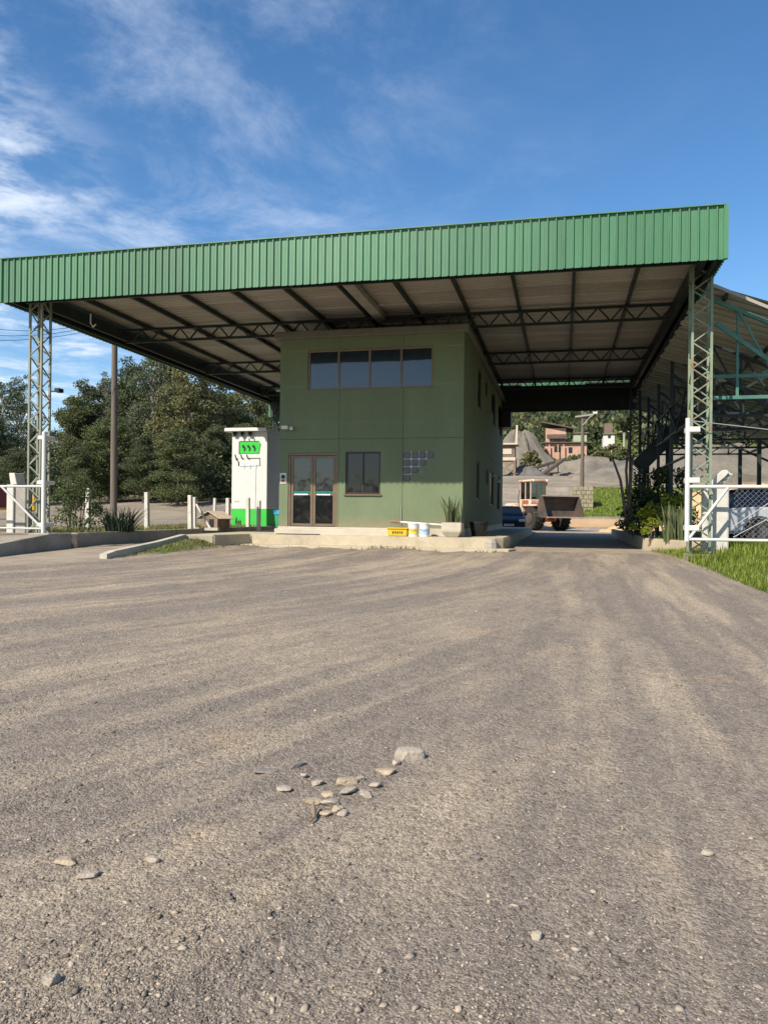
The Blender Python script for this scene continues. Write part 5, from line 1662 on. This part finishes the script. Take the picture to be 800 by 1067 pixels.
TREES = [
    ('dark', 0, -14, 418, 60, 'dark tree cut by the left edge of the picture', 1.0),
    ('gum', 0, 4, 404, 66, 'tall dark gum tree at the far left, left of the lattice column', .9),
    ('gum', 1, 22, 398, 74, 'thin airy gum tree seen just left of the lattice column', .8),
    ('dark', 1, 40, 452, 80, 'low dark tree seen through the lattice column', 1.1),
    ('mid', 0, 70, 418, 76, 'green tree just right of the lattice column with ragged top', .95),
    ('dark', 0, 93, 404, 80, 'dark tree between the lattice column and the wooden pole', .95),
    ('gum', 1, 112, 396, 84, 'gum tree directly behind the wooden pole', 1.0),
    ('dark', 1, 137, 384, 78, 'tall dark tree just right of the wooden pole', .95),
    ('gum', 0, 154, 378, 74, 'tallest tree of the left wood, right of the wooden pole', 1.05),
    ('mid', 1, 172, 384, 80, 'round topped green tree next to the tallest one', 1.0),
    ('olive', 0, 196, 391, 70, 'broad olive green tree in the middle of the left wood', 1.05),
    ('olive', 0, 219, 398, 74, 'olive green tree left of the white kiosk', 1.0),
    ('mid', 0, 243, 416, 78, 'green tree rising behind the left side of the white kiosk', 1.0),
    ('olive', 0, 264, 412, 84, 'olive tree rising above the white kiosk roof', 1.0),
    ('dark', 0, 288, 424, 82, 'dark tree at the left wall of the office', 1.0),
    ('dark', 1, 85, 470, 60, 'low dark leafy tree behind the left shrub', 1.35),
    ('dark', 0, 150, 455, 62, 'dense low dark tree in front of the tallest tree', 1.3),
    ('mid', 1, 185, 452, 60, 'dense lower green tree in front of the olive trees', 1.35),
    ('dark', 1, 225, 448, 66, 'dark lower tree left behind the kiosk', 1.3),
    ('dark', 0, 20, 470, 58, 'dark low tree behind the left gate', 1.5),
    ('mid', 0, 125, 405, 92, 'back row green tree left of the tallest tree', 1.3),
    ('olive', 0, 185, 402, 92, 'back row olive tree behind the round topped tree', 1.4),
    ('mid', 1, 235, 418, 92, 'back row green tree behind the kiosk', 1.4),
    ('olive', 0, 80, 432, 92, 'back row olive tree right of the lattice column', 1.3),
    ('dark', 1, 275, 424, 94, 'back row dark tree between the kiosk and the office', 1.4),
    ('mid', 0, 118, 440, 64, 'broad low green tree at the foot of the wooden pole', 1.5),
    ('mid', 0, 262, 446, 68, 'low green tree showing just above the kiosk top', 1.4),
]
for kd, va, u, vt, Y, lab, wf in TREES:
    tree(kd, va, u, vt, Y, lab, wf=wf)


def shrub(name, label, x_, y_, z_, R_, H_, leafm, n, per, leaf, seed, cat='shrub', group=None, stems=7):
    rg = np.random.default_rng(seed)
    t = thing(name, label, cat, (x_, y_, z_), group=group)
    mb = MB(); cs, rs, ks = [], [], []
    for i in range(n):
        a = rg.uniform(0, 6.28); q = rg.random() ** .8
        rr = R_ * math.sqrt(rg.random()) * (1 - .5 * q * q)
        c = Vector((rr * math.cos(a), rr * math.sin(a), H_ * (.12 + .84 * q)))
        s_ = R_ * rg.uniform(.2, .38)
        cs.append(c); rs.append((s_, s_, s_ * .9)); ks.append(per)
        if i < stems:
            mb.tube([(c.x * .15, c.y * .15, -.1), (c.x * .5, c.y * .5, c.z * .6), c], [.022, .016, .006], 5, cap=False)
    v, f = leaf_cloud(cs, rs, ks, leaf, rg)
    fo = np_mesh('foliage', v, f, leafm, t)
    mb.build('stems', M['bark'], t, local=True)
    return t


p = at(80, 552, 20.6)
shrub('leafy_shrub', 'loose leafy green shrub behind the low lane wall, right of the left column', p.x, 20.7, RZ, .80, 1.85, M['leaf_shrub'], 46, 60, .075, 21)
p = at(66, 552, 21.6)
shrub('leafy_shrub', 'taller thin twiggy shrub close to the left column', p.x, 22.0, RZ, .55, 2.3, M['leaf_mid'], 22, 34, .075, 22)
p = at(121, 552, 20.2)
ag = thing('strap_plant', 'dark clump of spiky strap leaves right of the leafy shrub', 'plant', (p.x, 20.4, RZ))
strap_leaves('leaves', M['strap_dark'], ag, 150, .42, .35, .78, .05, .55, 5)
# planter on the right
p = at(703, 560, 21.75)
sn_ = thing('strap_plant', 'tall pale striped strap leaves in the bed beside the gate post', 'plant', (p.x, 21.75, RZ - .05))
strap_leaves('leaves', M['strap'], sn_, 64, .30, .55, 1.12, .075, .16, 8)
p = at(679, 545, 22.7)
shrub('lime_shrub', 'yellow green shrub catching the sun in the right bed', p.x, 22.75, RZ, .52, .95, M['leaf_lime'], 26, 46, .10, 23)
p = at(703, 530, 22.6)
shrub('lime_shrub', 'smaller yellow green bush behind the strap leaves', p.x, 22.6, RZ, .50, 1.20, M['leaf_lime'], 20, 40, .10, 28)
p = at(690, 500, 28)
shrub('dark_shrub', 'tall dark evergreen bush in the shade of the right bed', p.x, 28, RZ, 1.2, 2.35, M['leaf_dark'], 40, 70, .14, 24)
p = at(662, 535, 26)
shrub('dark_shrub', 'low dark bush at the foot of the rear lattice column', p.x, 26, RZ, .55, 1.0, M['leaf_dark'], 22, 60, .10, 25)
# bare stems plant
p = at(655, 553, 25.0)
bs = thing('bare_stem_plant', 'tall thin dark stems with a small leaf tuft in front of the rear column', 'plant', (p.x, 25, RZ))
stp_ = MB()
tufts = []
for pth in ([(655, 553), (654, 520), (652, 490), (655, 460), (651, 441)], [(653, 553), (650, 525), (646, 500), (638, 478)], [(657, 553), (655, 530), (657, 500), (658, 478)]):
    pp = [at(u, v, 25.0) for u, v in pth]
    stp_.tube(pp, [.05, .045, .04, .03, .015][:len(pp)], 6)
    tufts.append(pp[-1])
stp_.build('stems', M['bark'], bs, smooth=True)
rg_ = np.random.default_rng(31)
cs = [tufts[0] - Vector((0, 0, .1)), tufts[0] + Vector((.15, 0, .1)), tufts[1], tufts[2], at(654, 548, 25), at(652, 540, 25), at(658, 542, 25), at(656, 530, 25), at(653, 515, 25)]
v, f = leaf_cloud([tuple(c - Vector((p.x, 25, RZ))) for c in cs], [(.28, .28, .22), (.25, .25, .2), (.12, .12, .1), (.14, .14, .1), (.3, .3, .25), (.3, .3, .25), (.3, .3, .25), (.16, .16, .2), (.12, .12, .2)], [60, 50, 14, 16, 80, 70, 70, 30, 20], .11, rg_)
np_mesh('foliage', v, f, M['leaf_dark'], bs)

# hillside woods (one far mass) and shrubs round the houses
def woods(name, label, n, fx, per, size, leafm, seed, rad):
    rg = np.random.default_rng(seed)
    cs, rs = [], []
    for _ in range(n):
        X_, Y_ = fx(rg)
        r_ = rg.uniform(*rad)
        if 20 < Y_ < 172 and .03 < X_ / Y_ < .085: continue   # the cottage garden is clear
        cs.append((X_, Y_, float(ground_z(X_, Y_)) + r_ * rg.uniform(.5, 1.5)))
        rs.append((r_, r_, r_ * rg.uniform(.9, 1.4)))
    v, f = leaf_cloud(cs, rs, [per] * len(cs), size, rg)
    o = np_mesh(name, v, f, leafm)
    return tag(o, label, 'woods', kind='stuff')


def hill(lo, hi, y0, y1):
    def fx(rg):
        Y_ = rg.uniform(y0, y1); return rg.uniform(lo, hi) * Y_, Y_
    return fx


woods('hillside_woods', 'dark green woods covering the hill behind the houses', 330, hill(-.16, .55, 150, 270), 75, 1.25, M['leaf_hill'], 41, (2.2, 4.2))
woods('hillside_woods', 'lighter olive tree crowns mixed into the hillside woods', 260, hill(-.16, .55, 150, 270), 70, 1.2, M['leaf_hill2'], 42, (2.0, 3.8))
for i, (u, Y, R_, H_, lf, lab) in enumerate(((630, 128, 2.0, 1.8, 'leaf_olive', 'low olive bush below the white cottage'), (641, 132, 2.2, 2.0, 'leaf_olive', 'larger olive bush right of the white cottage'), (652, 126, 2.2, 2.2, 'leaf_mid', 'green bush below the distant pale pole'),
                                            (620, 131, 1.6, 2.0, 'leaf_mid', 'green bush at the right end of the pink house'), (551, 118, 2.2, 3.6, 'leaf_olive', 'pale bush between the hopper and the beige hut'), (573, 124, 1.2, 1.4, 'leaf_dark', 'small dark bush in front of the pink house wall'),
                                            (560, 140, 3.6, 5.5, 'leaf_dark', 'dark round tree mass left of the pink house'), (600, 124, 2.2, 1.6, 'leaf_mid', 'low green bush before the pink house porch'))):
    p = at(u, 478, Y)
    shrub('hill_shrub', lab, p.x, Y, float(ground_z(p.x, Y)), R_, H_, M[lf], 26, 46, .45, 50 + i, group='shrubs on the slope by the houses')
woods('undergrowth', 'dense dark undergrowth below the trees on the left', 230, lambda rg: (lambda Y_: (rg.uniform(-1.05, -.36) * Y_, Y_))(rg.uniform(63, 80)), 90, .38, M['leaf_dark'], 44, (1.2, 2.6))
# woods behind the viewer, mirrored in the door and window glass
woods('roadside_woods', 'dark line of trees across the road behind the viewer', 120, lambda rg: (rg.uniform(-75, 60), rg.uniform(-95, -70)), 60, 1.1, M['leaf_dark'], 43, (2.2, 4.0))


# ------------------------------------------------------------------ grass
def blades(name, label, pts, h, wid, material, seed, bend=.35):
    rg = np.random.default_rng(seed)
    k = len(pts)
    hh = rg.uniform(h[0], h[1], k)[:, None]
    a = rg.uniform(0, 2 * np.pi, k)
    s = np.stack([np.cos(a), np.sin(a), 0 * a], 1) * (wid * rg.uniform(.6, 1.4, k))[:, None]
    d = np.stack([-np.sin(a), np.cos(a), 0 * a], 1) * (rg.normal(0, bend, k))[:, None] * hh
    up_ = np.array([0, 0, 1.0])
    v = np.stack([pts - s, pts + s, pts + s * .7 + d * .35 + up_ * hh * .55, pts - s * .7 + d * .35 + up_ * hh * .55, pts + d + up_ * hh * .95], 1).reshape(-1, 3)
    b = np.arange(k) * 5
    me_f = np.concatenate([np.stack([b, b + 1, b + 2, b + 3], 1)])
    tri = np.stack([b + 3, b + 2, b + 4, b + 4], 1)
    me = bpy.data.meshes.new(name)
    faces = [tuple(q) for q in me_f.tolist()] + [tuple(q[:3]) for q in tri.tolist()]
    me.from_pydata(v.tolist(), [], faces)
    me.materials.append(material)
    o = link(bpy.data.objects.new(name, me))
    return tag(o, label, 'grass', kind='stuff')


def scatter(n, x0, x1, y0, y1, keep, seed):
    rg = np.random.default_rng(seed)
    x_ = rg.uniform(x0, x1, n); y_ = rg.uniform(y0, y1, n)
    ok = keep(x_, y_, rg.random(n)); x_, y_ = x_[ok], y_[ok]
    z_ = ground_z(x_, y_) + near_relief(x_, y_)
    return np.stack([x_, y_, z_ - .01], 1)


blades('grass', 'bright green grass verge in front of the right gate', scatter(52000, 2.2, 7.5, 9, 22.9, lambda X_, Y_, q: (X_ > verge_x(Y_) + .35 * (fbm(X_ * 1.2, Y_ * 1.2, 71, 3) - .42)) & (q < .25 + 1.1 * fbm(X_ * 1.6, Y_ * 1.6, 77, 3)) & (q > .12 - (X_ - verge_x(Y_)) * 2), 61), (.05, .17), .007, M['grass'], 62, .5)
blades('dry_grass', 'dry straw coloured blades along the edge of the verge', scatter(9000, 2.2, 7.0, 10, 22.9, lambda X_, Y_, q: (X_ > verge_x(Y_) - .12) & (q < 1.3 * np.exp(-np.maximum(X_ - verge_x(Y_), 0) * 1.1) * fbm(X_ * 2, Y_ * 2, 73, 2)), 73), (.03, .12), .007, M['grass_dry'], 74, .8)
blades('tall_grass', 'longer grass tufts around the gate pillar foot', scatter(9000, 2.7, 6.5, 17.2, 19.6, lambda X_, Y_, q: q < fbm(X_ * 2.2, Y_ * 2.2, 79, 2) * .75, 63), (.12, .30), .008, M['grass'], 64, .5)
blades('dry_weeds', 'thin weeds along the foot of the platform kerb', scatter(14000, -9.9, -1.6, 18.6, 20.1, lambda X_, Y_, q: (q < 1.25 * (fbm(X_ * 1.1, Y_ * 3, 83, 3) - .43) * np.where(X_ < -8.4, 2.6, 1.0)) & (Y_ > np.where(X_ < -9.1, 18.2, 19.6)) & ((X_ > -9.0) | (Y_ < 19.2)), 65), (.03, .13), .010, M['grass_dry'], 66, .6)
blades('weeds', 'weedy grass triangle beside the whitewashed kerb', scatter(3200, -9.8, -8.7, 15.6, 19.3, lambda X_, Y_, q: (q < .75) & (X_ + 9.8 < (Y_ - 15.2) * .28), 67), (.02, .09), .008, M['grass_dry'], 68, .6)
blades('strip_grass', 'grass strip behind the lane wall by the white kiosk', scatter(9000, -16.5, -12.85, 19, 34, lambda X_, Y_, q: q < .8 * fbm(X_, Y_, 85, 2) + .2, 69), (.05, .16), .012, M['grass_dry'], 70, .5)
blades('bank_grass', 'sunlit grass bank beyond the loader', scatter(9000, .5, 9, 61, 76, lambda X_, Y_, q: X_ / Y_ > .012, 71), (.08, .26), .03, M['grass'], 72, .5)


# ------------------------------------------------------------------ loose stones
def stones(name, label, n, seed, smin, smax, vmin, vmax, power, material, sub=False):
    rg = np.random.default_rng(seed)
    vv = vmin + (vmax - vmin) * rg.random(n) ** power
    uu = rg.uniform(-160, 960, n)
    d = EYE * 800 / (vv - 535.0)
    xc = (uu - 400) / 800.0
    X_ = d * (-math.sin(YAW) + xc * math.cos(YAW)); Y_ = d * (math.cos(YAW) + xc * math.sin(YAW))
    dens = .10 + 1.6 * (track_noise(X_, Y_, 1.7, 3) * .5 + track_noise(X_, Y_, 4.5, 5) * .5 + fbm(X_ * .9, Y_ * .9, 91, 3) * .45 - .43)
    ok = (rg.random(n) < dens) & (Y_ < 19.5) & (X_ < verge_x(Y_) + .1) & (X_ > WALL_X + .2)
    X_, Y_ = X_[ok], Y_[ok]; k = len(X_)
    Z_ = ground_z(X_, Y_) + near_relief(X_, Y_)
    s = smin * (smax / smin) ** (rg.random(k) ** 3.6)
    base = np.array([(1, 0, 0), (0, 1, 0), (-1, 0, 0), (0, -1, 0), (0, 0, 1), (0, 0, -1)], float)
    if sub:
        ph_ = (1 + 5 ** .5) / 2
        base = np.array([(-1, ph_, 0), (1, ph_, 0), (-1, -ph_, 0), (1, -ph_, 0), (0, -1, ph_), (0, 1, ph_), (0, -1, -ph_), (0, 1, -ph_), (ph_, 0, -1), (ph_, 0, 1), (-ph_, 0, -1), (-ph_, 0, 1)]) / 1.9
        fbase = np.array([(0, 11, 5), (0, 5, 1), (0, 1, 7), (0, 7, 10), (0, 10, 11), (1, 5, 9), (5, 11, 4), (11, 10, 2), (10, 7, 6), (7, 1, 8), (3, 9, 4), (3, 4, 2), (3, 2, 6), (3, 6, 8), (3, 8, 9), (4, 9, 5), (2, 4, 11), (6, 2, 10), (8, 6, 7), (9, 8, 1)])
    else:
        fbase = np.array([(0, 1, 4), (1, 2, 4), (2, 3, 4), (3, 0, 4), (1, 0, 5), (2, 1, 5), (3, 2, 5), (0, 3, 5)])
    nb = len(base)
    sc3 = np.stack([rg.uniform(.6, 1.45, k), rg.uniform(.5, 1.0, k), rg.uniform(.25, .62, k)], 1)
    vx = base[None] * sc3[:, None] * (1 + rg.normal(0, .24, (k, nb, 1))) + rg.normal(0, .13, (k, nb, 3))
    th_ = rg.uniform(0, 2 * np.pi, k); c_, s_ = np.cos(th_)[:, None], np.sin(th_)[:, None]
    x2 = vx[..., 0] * c_ - vx[..., 1] * s_; y2 = vx[..., 0] * s_ + vx[..., 1] * c_
    vx = np.stack([x2, y2, vx[..., 2]], 2) * s[:, None, None] * .5
    vx += np.stack([X_, Y_, Z_ + s * .06], 1)[:, None]
    f = (fbase[None] + (np.arange(k) * nb)[:, None, None]).reshape(-1, 3)
    o = np_mesh(name, vx.reshape(-1, 3), f, material)
    return tag(o, label, 'gravel', kind='stuff')


stones('fine_gravel', 'fine loose gravel over the yard', 190000, 101, .005, .017, 590, 1130, 1.1, M['pebble'])
stones('coarse_gravel', 'coarser loose stones over the yard', 9000, 102, .010, .034, 575, 1130, 1.0, M['pebble'], True)


def rock(label, u, v, lx, ly, lz, material, seed, rz=0.0, name='rock'):
    lx, ly, lz = lx * .74, ly * .74, lz * .74
    p = atz(u, v, .03)
    z0 = gz(p.x, p.y)
    p = atz(u, v, z0 + lz * .3)
    bm = bmesh.new()
    bmesh.ops.create_icosphere(bm, subdivisions=3, radius=1)
    rg = random.Random(seed)
    pl_ = [(Vector((rg.gauss(0, 1), rg.gauss(0, 1), rg.gauss(0, .8))).normalized(), rg.uniform(.55, .85)) for _ in range(9)]
    pl_.append((Vector((rg.gauss(0, .12), rg.gauss(0, .12), 1)).normalized(), .55))
    for q in bm.verts:
        for nrm, dd in pl_:
            e = q.co.dot(nrm) - dd
            if e > 0: q.co -= nrm * e * .92
        q.co += Vector((rg.gauss(0, .012), rg.gauss(0, .012), rg.gauss(0, .012)))
        q.co.x *= lx / 1.5; q.co.y *= ly / 1.5; q.co.z *= lz / 1.2
    me = bpy.data.meshes.new(name); bm.to_mesh(me); bm.free()
    me.materials.append(material)
    o = bpy.data.objects.new(name, me)
    o.location = (p.x, p.y, z0 + max(lz * .08, .010)); o.rotation_euler = (0, 0, rz)
    COL.objects.link(o)
    return tag(o, label, 'rock', 'loose rocks in the foreground')


rock('largest pale grey rock, block shaped with a flat top, among the loose stones', 427, 785, .19, .15, .13, M['rock_grey'], 1, .3)
rock('flat tan stone just left below the largest rock', 402, 804, .14, .09, .05, M['rock_tan'], 2, .2)
rock('rounded beige stone at the top of the little stone cluster', 362, 814, .125, .10, .06, M['rock_tan'], 3, .5)
rock('grey half buried stone right in the stone cluster', 363, 824, .11, .07, .03, M['rock_grey'], 4, .8)
rock('small yellowish stone at the left of the stone cluster', 343, 828, .11, .06, .035, M['rock_tan'], 5, .1)
rock('flat grey stone at the bottom of the stone cluster', 345, 836, .12, .08, .035, M['rock_grey'], 6, 0)
rock('orange tinted stone chip below the stone cluster', 340, 848, .07, .05, .02, M['rock_tan'], 7, .4)
rock('dark grey slab of stone left of the stone cluster', 279, 804, .17, .09, .035, M['rock_dark'], 8, .35)
rock('slim dark stone shard right of the dark slab', 310, 798, .13, .04, .03, M['rock_dark'], 9, .9)
rock('small pale chip between the slab and the cluster', 317, 808, .05, .04, .02, M['rock_grey'], 10, .2)
rock('pale stone right of the stone cluster below the tan stone', 390, 818, .08, .05, .025, M['rock_grey'], 11, .6)
rock('reddish flat stone near the lower left', 68, 898, .12, .07, .03, M['rock_tan'], 12, .1)
rock('grey flat stone right of the reddish stone at the lower left', 92, 912, .12, .06, .03, M['rock_grey'], 13, .5)
rock('white pointed pebble at the left below the cluster', 159, 896, .07, .04, .03, M['rock_grey'], 14, .1)
rock('grey lump near the bottom left corner', 55, 1021, .06, .05, .05, M['rock_grey'], 15, .4)
rock('pale round pebble at the lower right', 559, 975, .045, .04, .035, M['rock_grey'], 16, .4)
rock('pale small stone at the right side of the yard', 736, 889, .06, .045, .03, M['rock_grey'], 17, .2)
rock('small dark stone in the lower middle', 497, 895, .035, .03, .03, M['rock_dark'], 18, .2)
for k, (u, v, a_, lab) in enumerate(((296, 822, .07, 'small grey chip left of the stone cluster'), (331, 816, .06, 'small pale stone above the yellowish stone'), (352, 843, .06, 'small tan stone right under the flat grey stone'),
                                    (375, 812, .06, 'tiny pale stone between the cluster and the flat tan stone'), (380, 828, .07, 'grey stone chip at the right end of the cluster'), (325, 835, .08, 'flat pale chip left of the yellowish stone'),
                                    (357, 848, .05, 'small orange chip at the bottom right of the cluster'), (413, 795, .05, 'small pale chip touching the left of the largest rock'))):
    rock(lab, u, v, a_ * 1.3, a_, .035, M['rock_tan' if k % 3 == 2 else 'rock_grey'], 40 + k, k * .7)
p = atz(327, 853, .03)
z0 = gz(p.x, p.y)
tw = MB().tube([(p.x - .03, p.y + .08, z0 + .05), (p.x - .01, p.y + .03, z0 + .03), (p.x + .01, p.y - .02, z0 + .02), (p.x + .0, p.y - .07, z0 + .012)], [.006, .011, .006, .004], 6).build('twig', M['wood'])
tag(tw, 'short curled dry twig below the stone cluster', 'twig')
